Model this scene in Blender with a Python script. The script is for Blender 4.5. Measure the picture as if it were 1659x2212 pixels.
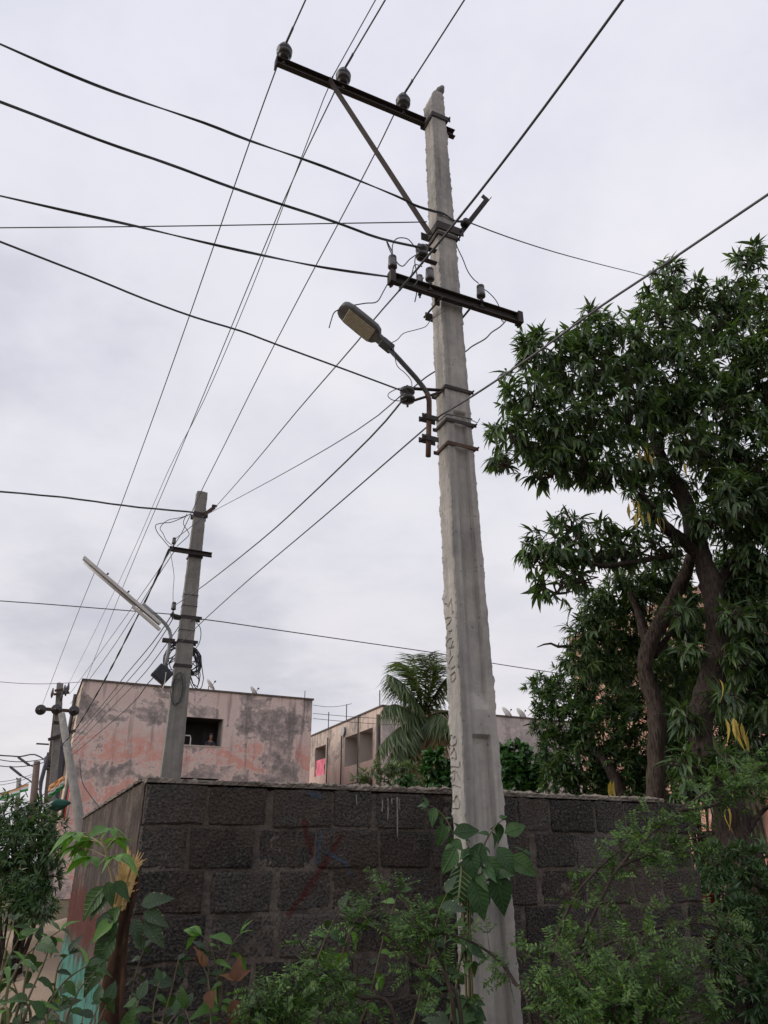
import bpy, math, random
import numpy as np
from mathutils import Vector, Matrix, Quaternion

for o in list(bpy.data.objects): bpy.data.objects.remove(o)
sc = bpy.context.scene
col = sc.collection
R = math.radians

# ------------------------------------------------------------------ camera
EYE = 1.55
PITCH = R(25.3)
FPX = 1607.0            # focal length in the 1659 x 2212 measuring grid
CX, CY = 829.5, 1106.0
cam_d = bpy.data.cameras.new('camera'); cam = bpy.data.objects.new('camera', cam_d); col.objects.link(cam)
cam.location = (0, 0, EYE); cam.rotation_euler = (R(90) + PITCH, 0, 0)
cam_d.sensor_fit = 'VERTICAL'; cam_d.sensor_height = 24.0; cam_d.lens = 24.0 * FPX / 2212.0
cam_d.clip_start = 0.05; cam_d.clip_end = 2000
sc.camera = cam

# ------------------------------------------------------------------ overcast sky, veiled low sun from the left
SUN_DIR = Vector((-0.88, -0.20, 0.42)).normalized()
world = bpy.data.worlds.new('World'); sc.world = world; world.use_nodes = True
wt = world.node_tree; wt.nodes.clear()
def WN(t, **k):
    n = wt.nodes.new(t)
    for a, b in k.items(): setattr(n, a, b)
    return n
wo = WN('ShaderNodeOutputWorld'); bg = WN('ShaderNodeBackground'); bg.inputs['Strength'].default_value = 0.1
wt.links.new(bg.outputs[0], wo.inputs[0])
sky = WN('ShaderNodeTexSky', sky_type='NISHITA', sun_disc=False)
sky.sun_elevation = math.asin(SUN_DIR.z); sky.sun_rotation = math.atan2(SUN_DIR.x, SUN_DIR.y)
sky.air_density = 1.5; sky.dust_density = 4.0
tc = WN('ShaderNodeTexCoord'); sep = WN('ShaderNodeSeparateXYZ'); wt.links.new(tc.outputs['Generated'], sep.inputs[0])
def wmath(op, a, b=None, clamp=False):
    n = WN('ShaderNodeMath', operation=op, use_clamp=clamp)
    for i, x in enumerate((a, b)):
        if x is None: continue
        if isinstance(x, (int, float)): n.inputs[i].default_value = x
        else: wt.links.new(x, n.inputs[i])
    return n.outputs[0]
zc = wmath('MAXIMUM', sep.outputs[2], 0.0)
den = wmath('ADD', zc, 0.22)
cmb = WN('ShaderNodeCombineXYZ')
wt.links.new(wmath('DIVIDE', sep.outputs[0], den), cmb.inputs[0]); wt.links.new(wmath('DIVIDE', sep.outputs[1], den), cmb.inputs[1])
def wnoise(scale, detail, rough, w):
    mp = WN('ShaderNodeMapping'); mp.inputs['Location'].default_value = w; wt.links.new(cmb.outputs[0], mp.inputs[0])
    n = WN('ShaderNodeTexNoise'); n.inputs['Scale'].default_value = scale; n.inputs['Detail'].default_value = detail; n.inputs['Roughness'].default_value = rough
    wt.links.new(mp.outputs[0], n.inputs[0]); return n.outputs[0]
def wramp(fac, stops):
    r = WN('ShaderNodeValToRGB'); r.color_ramp.interpolation = 'EASE'
    while len(r.color_ramp.elements) > 1: r.color_ramp.elements.remove(r.color_ramp.elements[-1])
    r.color_ramp.elements[0].position = stops[0][0]; r.color_ramp.elements[0].color = (*stops[0][1], 1)
    for p, c in stops[1:]:
        e = r.color_ramp.elements.new(p); e.color = (*c, 1)
    wt.links.new(fac, r.inputs[0]); return r.outputs[0]
def wmix(fac, a, b, mode='MIX'):
    n = WN('ShaderNodeMix', data_type='RGBA', blend_type=mode)
    if isinstance(fac, (int, float)): n.inputs[0].default_value = fac
    else: wt.links.new(fac, n.inputs[0])
    wt.links.new(a, n.inputs[6]); wt.links.new(b, n.inputs[7]); return n.outputs[2]
base = wramp(sep.outputs[2], [(0.0, (6.8, 6.65, 7.0)), (0.22, (7.6, 7.45, 7.85)), (0.5, (7.75, 7.7, 8.2)), (0.85, (7.7, 7.75, 8.5)), (1.0, (8.9, 9.0, 9.7))])
cloud = wramp(wnoise(0.95, 7, 0.55, (3.1, 1.7, 0)), [(0.33, (0.78, 0.79, 0.83)), (0.46, (0.96, 0.96, 0.975)), (0.66, (1.05, 1.035, 1.025))])
wisp = wramp(wnoise(2.6, 6, 0.6, (7.7, 2.2, 0)), [(0.33, (0.92, 0.925, 0.945)), (0.62, (1.025, 1.018, 1.01))])
cl = wmix(1.0, wmix(1.0, base, cloud, 'MULTIPLY'), wisp, 'MULTIPLY')
wt.links.new(wmix(0.93, sky.outputs[0], cl), bg.inputs[0])

sun_d = bpy.data.lights.new('sun', 'SUN'); sun = bpy.data.objects.new('sun', sun_d); col.objects.link(sun)
sun_d.energy = 1.5; sun_d.angle = R(38); sun_d.color = (1.0, 0.93, 0.84)
sun.rotation_euler = (-SUN_DIR).to_track_quat('-Z', 'Y').to_euler(); sun.location = SUN_DIR * 60

sc.render.engine = 'CYCLES'
sc.view_settings.view_transform = 'Standard'; sc.view_settings.look = 'None'
sc.view_settings.exposure = 0.17; sc.view_settings.gamma = 1.0; sc.view_settings.use_curve_mapping = False
sc.cycles.use_denoising = True
world.cycles.sampling_method = 'MANUAL'; world.cycles.sample_map_resolution = 256
sc.cycles.max_bounces = 5; sc.cycles.diffuse_bounces = 2; sc.cycles.glossy_bounces = 2; sc.cycles.transmission_bounces = 3; sc.cycles.transparent_max_bounces = 8

# ------------------------------------------------------------------ measuring helpers (photo grid -> place)
ct, st = math.cos(PITCH), math.sin(PITCH)
CAM = Vector((0, 0, EYE))
def ray(dx, dy):
    u, v = dx - CX, CY - dy
    y = FPX * ct - v * st; z = FPX * st + v * ct
    return Vector((u / y, 1.0, z / y))
def at(dx, dy, Y): return CAM + ray(dx, dy) * Y
def hit(dx, dy, P, n):
    d = ray(dx, dy); return CAM + d * ((Vector(P) - CAM).dot(n) / d.dot(n))
def at_z(dx, dy, z):
    d = ray(dx, dy); return CAM + d * ((z - EYE) / d.z)
def px_m(dx, dy, Y):                         # metres per grid pixel at a point
    return (Y * ct + (ray(dx, dy).z * Y) * st) / FPX
ANG = R(24.3)
E1 = Vector((math.cos(ANG), math.sin(ANG), 0))        # along the block wall, to the right
E2 = Vector((-math.sin(ANG), math.cos(ANG), 0))       # along the lane, away
UP = Vector((0, 0, 1))

# ------------------------------------------------------------------ object helpers
ORI = {}
def reg(o, ori): ORI[o.name] = Vector(ori); return o
def tag(o, label=None, cat=None, group=None, kind=None):
    if label: o['label'] = label
    if cat: o['category'] = cat
    if group: o['group'] = group
    if kind: o['kind'] = kind
    return o
def thing(name, label, cat, loc, group=None):
    o = bpy.data.objects.new(name, None); col.objects.link(o); o.location = loc; o.empty_display_size = 0.2
    reg(o, loc); return tag(o, label, cat, group)
def link_mesh(name, me, parent=None, loc=None):
    o = bpy.data.objects.new(name, me); col.objects.link(o)
    if parent is not None:
        o.parent = parent
        if loc is not None: o.location = Vector(loc) - ORI[parent.name]
        reg(o, loc if loc is not None else ORI[parent.name])
    else:
        if loc is not None: o.location = loc
        reg(o, loc if loc is not None else (0, 0, 0))
    return o
class MB:
    def __init__(s): s.v = []; s.f = []
    def quad(s, *p):
        i = len(s.v); s.v += [tuple(q) for q in p]; s.f.append(tuple(range(i, i + len(p))))
    def box(s, c, a, b, d):
        c, a, b, d = Vector(c), Vector(a), Vector(b), Vector(d); i = len(s.v)
        for z in (-1, 1):
            for y in (-1, 1):
                for x in (-1, 1): s.v.append(tuple(c + a * x + b * y + d * z))
        F = [(0, 2, 3, 1), (4, 5, 7, 6), (0, 1, 5, 4), (2, 6, 7, 3), (0, 4, 6, 2), (1, 3, 7, 5)]
        if a.cross(b).dot(d) < 0: F = [q[::-1] for q in F]
        s.f += [tuple(i + k for k in q) for q in F]
    def bar(s, p, q, w, h, up=UP):
        p, q = Vector(p), Vector(q); ax = (q - p); L = ax.length; ax = ax / L
        sd = ax.cross(up); sd = sd.normalized() if sd.length > 1e-4 else ax.orthogonal().normalized()
        u = sd.cross(ax).normalized(); s.box((p + q) / 2, ax * L / 2, sd * w / 2, u * h / 2)
    def tube(s, pts, r, n=8, cap=True):
        pts = [Vector(p) for p in pts]; m = len(pts)
        rs = r if isinstance(r, (list, tuple)) else [r] * m
        t0 = (pts[1] - pts[0]).normalized(); nn = t0.orthogonal().normalized(); base = len(s.v)
        for k in range(m):
            t = ((pts[min(k + 1, m - 1)] - pts[max(k - 1, 0)])).normalized()
            nn = (nn - t * nn.dot(t)).normalized(); bb = t.cross(nn)
            for j in range(n):
                a = 2 * math.pi * j / n
                s.v.append(tuple(pts[k] + (nn * math.cos(a) + bb * math.sin(a)) * rs[k]))
        for k in range(m - 1):
            for j in range(n):
                a, b = base + k * n + j, base + k * n + (j + 1) % n
                s.f.append((a, b, b + n, a + n))
        if cap:
            s.f.append(tuple(base + j for j in range(n))[::-1]); s.f.append(tuple(base + (m - 1) * n + j for j in range(n)))
    def lathe(s, o, axis, prof, n=16):
        o, axis = Vector(o), Vector(axis).normalized(); a = axis.orthogonal().normalized(); b = axis.cross(a); base = len(s.v)
        for r, h in prof:
            for j in range(n):
                t = 2 * math.pi * j / n; s.v.append(tuple(o + axis * h + (a * math.cos(t) + b * math.sin(t)) * r))
        for k in range(len(prof) - 1):
            for j in range(n):
                p, q = base + k * n + j, base + k * n + (j + 1) % n
                s.f.append((p, q, q + n, p + n))
        s.f.append(tuple(base + j for j in range(n))[::-1]); s.f.append(tuple(base + (len(prof) - 1) * n + j for j in range(n)))
    def prism(s, prof, o, ax, ay, ext):
        o, ax, ay, ext = Vector(o), Vector(ax), Vector(ay), Vector(ext); i = len(s.v); n = len(prof)
        for e in (Vector((0, 0, 0)), ext):
            for x, y in prof: s.v.append(tuple(o + ax * x + ay * y + e))
        flip = ax.cross(ay).dot(ext) < 0
        c0, c1 = tuple(range(i, i + n)), tuple(range(i + n, i + 2 * n))
        sides = [(i + k, i + (k + 1) % n, i + n + (k + 1) % n, i + n + k) for k in range(n)]
        F = [c0[::-1], c1] + sides
        s.f += [q[::-1] for q in F] if flip else F
    def mesh(s, name, mat, ori=(0, 0, 0), smooth=False):
        me = bpy.data.meshes.new(name); ori = Vector(ori)
        me.from_pydata([tuple(Vector(p) - ori) for p in s.v], [], s.f)
        if mat: me.materials.append(mat)
        if smooth: me.polygons.foreach_set('use_smooth', [True] * len(me.polygons))
        me.update(); return me
    def build(s, name, mat, parent=None, smooth=False, loc=None, bevel=0):
        if parent is not None: ori = ORI[parent.name]
        else: ori = Vector(loc) if loc is not None else Vector(s.v[0])
        o = link_mesh(name, s.mesh(name, mat, ori, smooth), parent, None if parent is not None else ori)
        if bevel:
            m = o.modifiers.new('bevel', 'BEVEL'); m.width = bevel; m.segments = 1; m.limit_method = 'ANGLE'
        return o
def np_mesh(name, V, F, mat, smooth=False):
    """V (n,3) array, F (m,k) int array"""
    me = bpy.data.meshes.new(name); V = np.asarray(V, dtype=np.float32); F = np.asarray(F, dtype=np.int32)
    me.vertices.add(len(V)); me.vertices.foreach_set('co', V.ravel())
    k = F.shape[1]; me.loops.add(F.size); me.loops.foreach_set('vertex_index', F.ravel())
    me.polygons.add(len(F)); me.polygons.foreach_set('loop_start', np.arange(0, F.size, k, dtype=np.int32))
    if smooth: me.polygons.foreach_set('use_smooth', np.ones(len(F), dtype=bool))
    if mat: me.materials.append(mat)
    me.update(calc_edges=True); return me

# ------------------------------------------------------------------ materials
class NT:
    def __init__(s, name):
        s.m = bpy.data.materials.new(name); s.m.use_nodes = True; s.t = s.m.node_tree; s.t.nodes.clear()
        s.out = s.t.nodes.new('ShaderNodeOutputMaterial'); s.b = s.t.nodes.new('ShaderNodeBsdfPrincipled')
        s.t.links.new(s.b.outputs[0], s.out.inputs[0]); s.co = s.t.nodes.new('ShaderNodeTexCoord').outputs['Object']
    def n(s, t, **k):
        q = s.t.nodes.new(t)
        for a, b in k.items(): setattr(q, a, b)
        return q
    def l(s, a, inp):
        if isinstance(a, (int, float)): inp.default_value = a
        elif isinstance(a, tuple): inp.default_value = (*a, 1) if len(a) == 3 and inp.type == 'RGBA' else a
        else: s.t.links.new(a, inp)
    def vec(s, scale=(1, 1, 1), loc=(0, 0, 0), src=None):
        q = s.n('ShaderNodeMapping'); q.inputs['Scale'].default_value = scale; q.inputs['Location'].default_value = loc
        s.l(src or s.co, q.inputs[0]); return q.outputs[0]
    def noise(s, scale, detail=5, rough=0.55, vec=None, dist=0.0):
        q = s.n('ShaderNodeTexNoise'); s.l(vec or s.co, q.inputs['Vector']); q.inputs['Scale'].default_value = scale
        q.inputs['Detail'].default_value = detail; q.inputs['Roughness'].default_value = rough; q.inputs['Distortion'].default_value = dist
        return q.outputs[0]
    def voro(s, scale, vec=None, feature='F1'):
        q = s.n('ShaderNodeTexVoronoi', feature=feature); s.l(vec or s.co, q.inputs['Vector']); q.inputs['Scale'].default_value = scale
        return q.outputs[0]
    def ramp(s, fac, stops):
        r = s.n('ShaderNodeValToRGB'); e = r.color_ramp.elements
        g = lambda c: (c, c, c, 1) if isinstance(c, (int, float)) else (*c, 1)
        e[0].position = stops[0][0]; e[0].color = g(stops[0][1]); e[1].position = stops[-1][0]; e[1].color = g(stops[-1][1])
        for p, c in stops[1:-1]:
            x = e.new(p); x.color = g(c)
        s.l(fac, r.inputs[0]); return r.outputs[0]
    def mix(s, f, a, b, mode='MIX'):
        q = s.n('ShaderNodeMix', data_type='RGBA', blend_type=mode); s.l(f, q.inputs[0]); s.l(a, q.inputs[6]); s.l(b, q.inputs[7]); return q.outputs[2]
    def math(s, op, a, b=None, clamp=False):
        q = s.n('ShaderNodeMath', operation=op, use_clamp=clamp); s.l(a, q.inputs[0])
        if b is not None: s.l(b, q.inputs[1])
        return q.outputs[0]
    def xyz(s, src=None):
        q = s.n('ShaderNodeSeparateXYZ'); s.l(src or s.co, q.inputs[0]); return q.outputs
    def bump(s, h, strength=0.5, dist=0.01):
        q = s.n('ShaderNodeBump'); q.inputs['Strength'].default_value = strength; q.inputs['Distance'].default_value = dist
        s.l(h, q.inputs['Height']); s.t.links.new(q.outputs[0], s.b.inputs['Normal']); return q
    def fin(s, colr, rough=0.8, spec=0.3, metal=0.0):
        s.l(colr, s.b.inputs['Base Color']); s.l(rough, s.b.inputs['Roughness']); s.b.inputs['Specular IOR Level'].default_value = spec
        s.b.inputs['Metallic'].default_value = metal; return s.m
    def rnd(s): return s.n('ShaderNodeObjectInfo').outputs['Random']
    def island(s): return s.n('ShaderNodeNewGeometry').outputs['Random Per Island']

def m_simple(name, c1, c2, scale=8, rough=0.8, bump=0.3, bscale=60, bdist=0.004, spec=0.3, metal=0.0, perobj=0.0):
    t = NT(name); c = t.mix(t.ramp(t.noise(scale, 6), [(0.3, 0.0), (0.7, 1.0)]), c1, c2)
    if perobj:
        c = t.mix(1.0, c, t.ramp(t.rnd(), [(0, 1 - perobj), (1, 1 + perobj)]), 'MULTIPLY')
    if bump: t.bump(t.noise(bscale, 6, 0.65), bump, bdist)
    return t.fin(c, rough, spec, metal)

def m_concrete(name, lo, hi, rust=0.0, dark=0.5):
    t = NT(name)
    c = t.mix(t.ramp(t.noise(5.0, 10, 0.68), [(0.30, 0.0), (0.70, 1.0)]), lo, hi)
    streak = t.noise(1.0, 6, 0.6, t.vec((14, 14, 0.55)))
    c = t.mix(t.ramp(streak, [(0.42, 0.0), (0.72, dark)]), c, tuple(x * 0.45 for x in lo))
    if rust:
        rs = t.noise(1.0, 4, 0.6, t.vec((22, 22, 0.8), (3, 1, 0)))
        c = t.mix(t.ramp(rs, [(0.60, 0.0), (0.74, rust)]), c, (0.16, 0.085, 0.045))
    pits = t.ramp(t.voro(24), [(0.10, 0.0), (0.20, 1.0)])
    pm = t.ramp(t.noise(11, 3), [(0.54, 0.0), (0.60, 1.0)])
    pits = t.math('MAXIMUM', pits, t.math('SUBTRACT', 1.0, pm))
    c = t.mix(t.math('MULTIPLY', t.math('SUBTRACT', 1.0, pits), 0.55), c, tuple(x * 0.35 for x in lo))
    h = t.math('ADD', t.math('MULTIPLY', t.noise(120, 6, 0.7), 0.5), t.math('ADD', t.math('MULTIPLY', pits, 0.6), t.noise(16, 4)))
    t.bump(h, 0.75, 0.006)
    return t.fin(c, 0.92, 0.2)

def m_leaf(name, cols, rough=0.42, trans=0.22, spec=0.4, veins=None, byobj=False, spots=False):
    t = NT(name); r = t.rnd() if byobj else t.island()
    n = len(cols); c = t.ramp(r, [(i / (n - 1), q) for i, q in enumerate(cols)])
    c = t.mix(t.ramp(t.noise(2.2, 3), [(0.35, 0.0), (0.65, 0.55)]), c, tuple(x * 0.62 for x in cols[0]))
    if veins:
        x = t.xyz(); ay = t.math('ABSOLUTE', x[1])
        ph = t.math('SUBTRACT', t.math('MULTIPLY', x[0], 8.5), t.math('MULTIPLY', ay, 5.5))
        fr = t.math('FRACT', ph); v = t.ramp(fr, [(0.0, 1.0), (0.16, 0.0), (0.84, 0.0), (1.0, 1.0)])
        mid = t.ramp(ay, [(0.012, 1.0), (0.035, 0.0)]); v = t.math('MAXIMUM', v, mid)
        c = t.mix(t.math('MULTIPLY', v, veins[1]), c, veins[0])
        t.bump(v, 0.5, 0.02)
    if spots:
        sp_ = t.ramp(t.voro(4.2, t.vec((1, 1, 0))), [(0.10, 1.0), (0.16, 0.0)]); c = t.mix(t.math('MULTIPLY', sp_, 0.8), c, (0.32, 0.30, 0.20))
    t.fin(c, rough, spec)
    tr = t.n('ShaderNodeBsdfTranslucent'); s2 = t.mix(1.0, c, (1.35, 1.5, 0.55), 'MULTIPLY'); t.l(s2, tr.inputs[0])
    mx = t.n('ShaderNodeMixShader'); mx.inputs[0].default_value = trans
    t.t.links.new(t.b.outputs[0], mx.inputs[1]); t.t.links.new(tr.outputs[0], mx.inputs[2]); t.t.links.new(mx.outputs[0], t.out.inputs[0])
    return t.m

def wall_paint(t, c):
    """dark red and blue brush strokes and damp brown patches that run across blocks and joints"""
    pos = t.n('ShaderNodeNewGeometry').outputs['Position']
    x = t.xyz(pos); s = t.math('ADD', t.math('MULTIPLY', t.math('SUBTRACT', x[0], -1.226), math.cos(ANG)), t.math('MULTIPLY', t.math('SUBTRACT', x[1], 4.0705), math.sin(ANG))); z = x[2]
    w = t.noise(26, 5, 0.7, pos)
    damp = t.noise(1.7, 7, 0.65, pos); c = t.mix(t.ramp(damp, [(0.50, 0.0), (0.66, 0.55)]), c, (0.10, 0.072, 0.058)); c = t.mix(t.ramp(damp, [(0.30, 0.35), (0.42, 0.0)]), c, (0.028, 0.027, 0.028))
    for a_, b_, wd, colr in STROKES:
        A = hit(*a_, (-1.226, 4.0705, 0), E2); B = hit(*b_, (-1.226, 4.0705, 0), E2); o = Vector((-1.226, 4.0705, 0))
        s0, z0, s1, z1 = (A - o).dot(E1), A.z, (B - o).dot(E1), B.z; ds, dz = s1 - s0, z1 - z0; L2 = ds * ds + dz * dz
        u = t.math('DIVIDE', t.math('ADD', t.math('MULTIPLY', t.math('SUBTRACT', s, s0), ds), t.math('MULTIPLY', t.math('SUBTRACT', z, z0), dz)), L2, True)
        es = t.math('SUBTRACT', t.math('SUBTRACT', s, s0), t.math('MULTIPLY', u, ds)); ez = t.math('SUBTRACT', t.math('SUBTRACT', z, z0), t.math('MULTIPLY', u, dz))
        d = t.math('SQRT', t.math('ADD', t.math('MULTIPLY', es, es), t.math('MULTIPLY', ez, ez)))
        d = t.math('ADD', d, t.math('MULTIPLY', t.math('SUBTRACT', w, 0.5), wd * 2.4))
        c = t.mix(t.ramp(t.math('DIVIDE', d, wd), [(0.45, 0.62), (1.0, 0.0)]), c, colr)
    return c
z7 = lambda x, y: ((620 + x * .42194) / 1.15732, (1940 + y * .42194) / 1.15732)
RED, BLUE = (0.095, 0.020, 0.018), (0.07, 0.115, 0.18)
STROKES = [(z7(330, 270), z7(380, 470), .022, RED), (z7(545, 360), z7(440, 540), .022, RED), (z7(440, 540), z7(340, 690), .024, RED), (z7(340, 690), z7(240, 820), .018, RED), (z7(430, 330), z7(410, 510), .010, BLUE), (z7(465, 450), z7(570, 515), .012, BLUE), (z7(570, 515), z7(610, 580), .008, BLUE), (z7(370, 105), z7(425, 125), .012, BLUE)]
def m_blocks():
    t = NT('cinder_block'); r = t.rnd()
    c = t.ramp(r, [(0, (0.040, 0.038, 0.038)), (0.35, (0.064, 0.060, 0.058)), (0.7, (0.086, 0.079, 0.075)), (1, (0.125, 0.113, 0.106))])
    v2 = t.n('ShaderNodeTexCoord').outputs['Object']
    off = t.n('ShaderNodeVectorMath', operation='ADD'); t.l(v2, off.inputs[0])
    cb = t.n('ShaderNodeCombineXYZ'); t.l(t.math('MULTIPLY', r, 37.0), cb.inputs[0]); t.l(t.math('MULTIPLY', r, 91.0), cb.inputs[2]); t.l(cb.outputs[0], off.inputs[1])
    V = off.outputs[0]
    g = t.noise(62, 6, 0.78, V); big = t.noise(5.5, 5, 0.6, V)
    c = t.mix(t.ramp(g, [(0.50, 0.0), (0.66, 0.85)]), c, (0.20, 0.165, 0.145))
    c = t.mix(t.ramp(g, [(0.36, 0.9), (0.47, 0.0)]), c, (0.010, 0.009, 0.009))
    c = t.mix(t.ramp(big, [(0.52, 0.0), (0.70, 0.6)]), c, (0.125, 0.092, 0.074))
    c = wall_paint(t, c)
    t.bump(t.math('ADD', g, t.math('MULTIPLY', t.voro(70, V), 0.8)), 1.0, 0.024)
    return t.fin(c, 0.95, 0.15)

def m_facade(name, pink, pale, grey, dark, low=0.0, zoff=0.0, H=10.0):
    """weathered lime-painted plaster: pink paint, bare pale render, grey mould, all with ragged edges"""
    t = NT(name); x = t.xyz(); z = x[2]
    zz = t.math('DIVIDE', z, H)
    big = t.noise(0.36, 12, 0.66, t.vec((1, 1, 1.35)), 0.5); mid = t.noise(0.9, 12, 0.74, t.vec((1, 1, 1.6), (5, 2, 9)), 0.4)
    strk = t.noise(1.0, 6, 0.62, t.vec((2.6, 2.6, 0.24), (1, 7, 3)))
    fine = t.noise(3.2, 10, 0.75)
    c = t.mix(t.ramp(fine, [(0.35, 0.0), (0.7, 0.55)]), pink, pale)
    top = t.ramp(zz, [(0.72, 0.0), (0.80, 1.0)])
    c = t.mix(t.math('MULTIPLY', top, 0.85), c, pale)
    # bare render where paint has gone
    bare = t.ramp(t.math('ADD', mid, t.math('MULTIPLY', fine, 0.22)), [(0.63, 0.0), (0.66, 1.0)])
    c = t.mix(t.math('MULTIPLY', bare, 0.7), c, pale)
    # grey mould, heavier towards the parapet and the foot of each storey
    foot = t.ramp(t.math('FRACT', t.math('DIVIDE', t.math('ADD', z, zoff), 3.05)), [(0.0, 0.13), (0.30, 0.06), (0.38, -0.0), (0.85, 0.0), (1.0, 0.10)])
    k = t.math('ADD', t.math('ADD', big, t.math('MULTIPLY', fine, 0.36)), t.math('SUBTRACT', foot, 0.075))
    k = t.math('ADD', k, t.ramp(zz, [(0.0, low), (0.35, 0.0), (0.80, 0.0), (0.90, 0.085)]))
    c = t.mix(t.ramp(k, [(0.625, 0.0), (0.655, 0.85), (0.70, 0.85)]), c, tuple(min(0.8, x * 1.06) for x in pale))
    mould = t.math('MULTIPLY', t.ramp(k, [(0.672, 0.0), (0.700, 0.75), (0.80, 1.0)]), t.ramp(t.noise(2.2, 8, 0.75), [(0.36, 0.25), (0.55, 1.0)]))
    c = t.mix(mould, c, t.mix(t.ramp(mid, [(0.35, 0.0), (0.65, 1.0)]), grey, dark))
    s2 = t.math('MULTIPLY', t.ramp(strk, [(0.52, 0.0), (0.66, 0.9)]), t.ramp(zz, [(0.35, 0.15), (0.85, 0.75), (1.0, 1.0)]))
    c = t.mix(s2, c, dark)
    t.bump(t.math('ADD', t.math('MULTIPLY', bare, 0.4), t.noise(11, 6, 0.7)), 0.35, 0.03)
    return t.fin(c, 0.93, 0.15)

def m_sidewall():
    """rough cement-plastered wall with vertical drip stains and remains of brick red and turquoise paint"""
    t = NT('stained_plaster'); x = t.xyz()
    s = t.math('ADD', t.math('MULTIPLY', x[0], -math.sin(ANG)), t.math('MULTIPLY', x[1], math.cos(ANG)))
    z = x[2]
    n1 = t.noise(9, 6, 0.6); strk = t.noise(1.0, 8, 0.72, t.vec((9, 9, 1.6)), 0.9)
    c = t.mix(t.ramp(n1, [(0.3, 0), (0.7, 1)]), (0.115, 0.092, 0.08), (0.21, 0.172, 0.15))
    c = t.mix(t.ramp(t.noise(70, 6, 0.75), [(0.46, 0.0), (0.62, 0.6)]), c, (0.05, 0.042, 0.038))
    c = t.mix(t.ramp(strk, [(0.47, 0.0), (0.62, 0.8)]), c, (0.042, 0.034, 0.03))
    c = t.mix(t.ramp(t.noise(1.0, 5, 0.6, t.vec((9, 9, 0.4), (4, 9, 0))), [(0.60, 0), (0.68, 0.7)]), c, (0.13, 0.045, 0.03))
    wob = t.math('MULTIPLY', t.math('SUBTRACT', t.noise(5, 5, 0.6), 0.5), 0.05)
    fr = t.math('FRACT', t.math('DIVIDE', t.math('ADD', z, wob), 0.2045)); joint = t.math('MULTIPLY', t.ramp(fr, [(0.0, 0.0), (0.45, 0.0), (0.5, 1.0), (0.55, 0.0), (1.0, 0.0)]), t.ramp(t.noise(3.5, 4), [(0.42, 0.0), (0.56, 1.0)]))
    c = t.mix(t.math('MULTIPLY', joint, 0.75), c, (0.03, 0.025, 0.023)); c = t.mix(t.ramp(t.noise(3.2, 8, 0.68), [(0.46, 0.0), (0.58, 0.85)]), c, (0.060, 0.051, 0.047))
    def box(s0, s1, z0, z1, sc_, soft=0.10):
        w = t.math('ADD', t.math('MULTIPLY', t.noise(sc_, 6, 0.65), 0.55), -0.275)
        def edge(v, lo, up):
            q = t.math('ADD', v, w); return t.ramp(t.math('DIVIDE', t.math('SUBTRACT', q, lo), soft) if up else t.math('DIVIDE', t.math('SUBTRACT', lo, q), soft), [(0, 0), (1, 1)])
        a = t.math('MULTIPLY', edge(s, s0, True), edge(s, s1, False)); b = t.math('MULTIPLY', edge(z, z0, True), edge(z, z1, False))
        return t.math('MULTIPLY', a, b)
    red = box(1.3, 5.4, 0.98, 1.42, 3.0); c = t.mix(t.math('MULTIPLY', red, 0.85), c, (0.11, 0.036, 0.028))
    bare = t.ramp(t.noise(7, 6, 0.65, t.vec((1, 1, 0.7), (2, 2, 8))), [(0.54, 1.0), (0.60, 0.0)])
    teal = t.math('MULTIPLY', box(0.3, 5.4, -0.2, 0.96, 4.0), bare)
    c = t.mix(teal, c, t.mix(t.ramp(n1, [(0.35, 0), (0.65, 1)]), (0.05, 0.185, 0.15), (0.115, 0.28, 0.235)))
    t.bump(t.math('ADD', t.noise(55, 7, 0.75), t.math('MULTIPLY', strk, 0.4)), 1.0, 0.018)
    return t.fin(c, 0.95, 0.15)

M = {}
M['pole'] = m_concrete('pole_concrete', (0.265, 0.255, 0.245), (0.48, 0.45, 0.415), 0.65, 0.6)
M['pole_far'] = m_concrete('grey_pole_concrete', (0.19, 0.18, 0.168), (0.30, 0.285, 0.265), 0.2, 0.35)
M['pole_brown'] = m_concrete('brown_pole_concrete', (0.13, 0.10, 0.085), (0.20, 0.16, 0.14), 0.3, 0.4)
M['iron'] = m_simple('weathered_iron', (0.032, 0.027, 0.028), (0.062, 0.048, 0.046), 14, 0.75, 0.4, 90, 0.003, 0.35)
M['rust'] = m_simple('rusty_iron', (0.055, 0.034, 0.027), (0.12, 0.068, 0.048), 12, 0.8, 0.4, 90, 0.003)
M['grey_iron'] = m_simple('dark_grey_steel', (0.04, 0.042, 0.046), (0.07, 0.072, 0.076), 14, 0.6, 0.3, 90, 0.002, 0.4)
M['porcelain'] = m_simple('dark_glazed_porcelain', (0.018, 0.016, 0.018), (0.036, 0.03, 0.031), 20, 0.28, 0.1, 60, 0.001, 0.5)
M['porc_grey'] = m_simple('grey_glazed_porcelain', (0.19, 0.185, 0.20), (0.28, 0.27, 0.28), 30, 0.35, 0.1, 60, 0.001, 0.5)
M['porc_dirty'] = m_simple('sooty_porcelain', (0.05, 0.045, 0.05), (0.10, 0.09, 0.095), 30, 0.4, 0.1, 60, 0.001, 0.5)
M['alu'] = m_simple('weathered_aluminium_wire', (0.09, 0.09, 0.105), (0.14, 0.14, 0.155), 30, 0.6, 0, spec=0.4)
M['cable'] = m_simple('black_cable_sheath', (0.055, 0.055, 0.066), (0.09, 0.09, 0.105), 30, 0.6, 0, spec=0.35)
M['lamp_body'] = m_simple('grey_lamp_casting', (0.085, 0.085, 0.09), (0.13, 0.128, 0.13), 12, 0.5, 0.15, 120, 0.001, 0.4)
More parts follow.
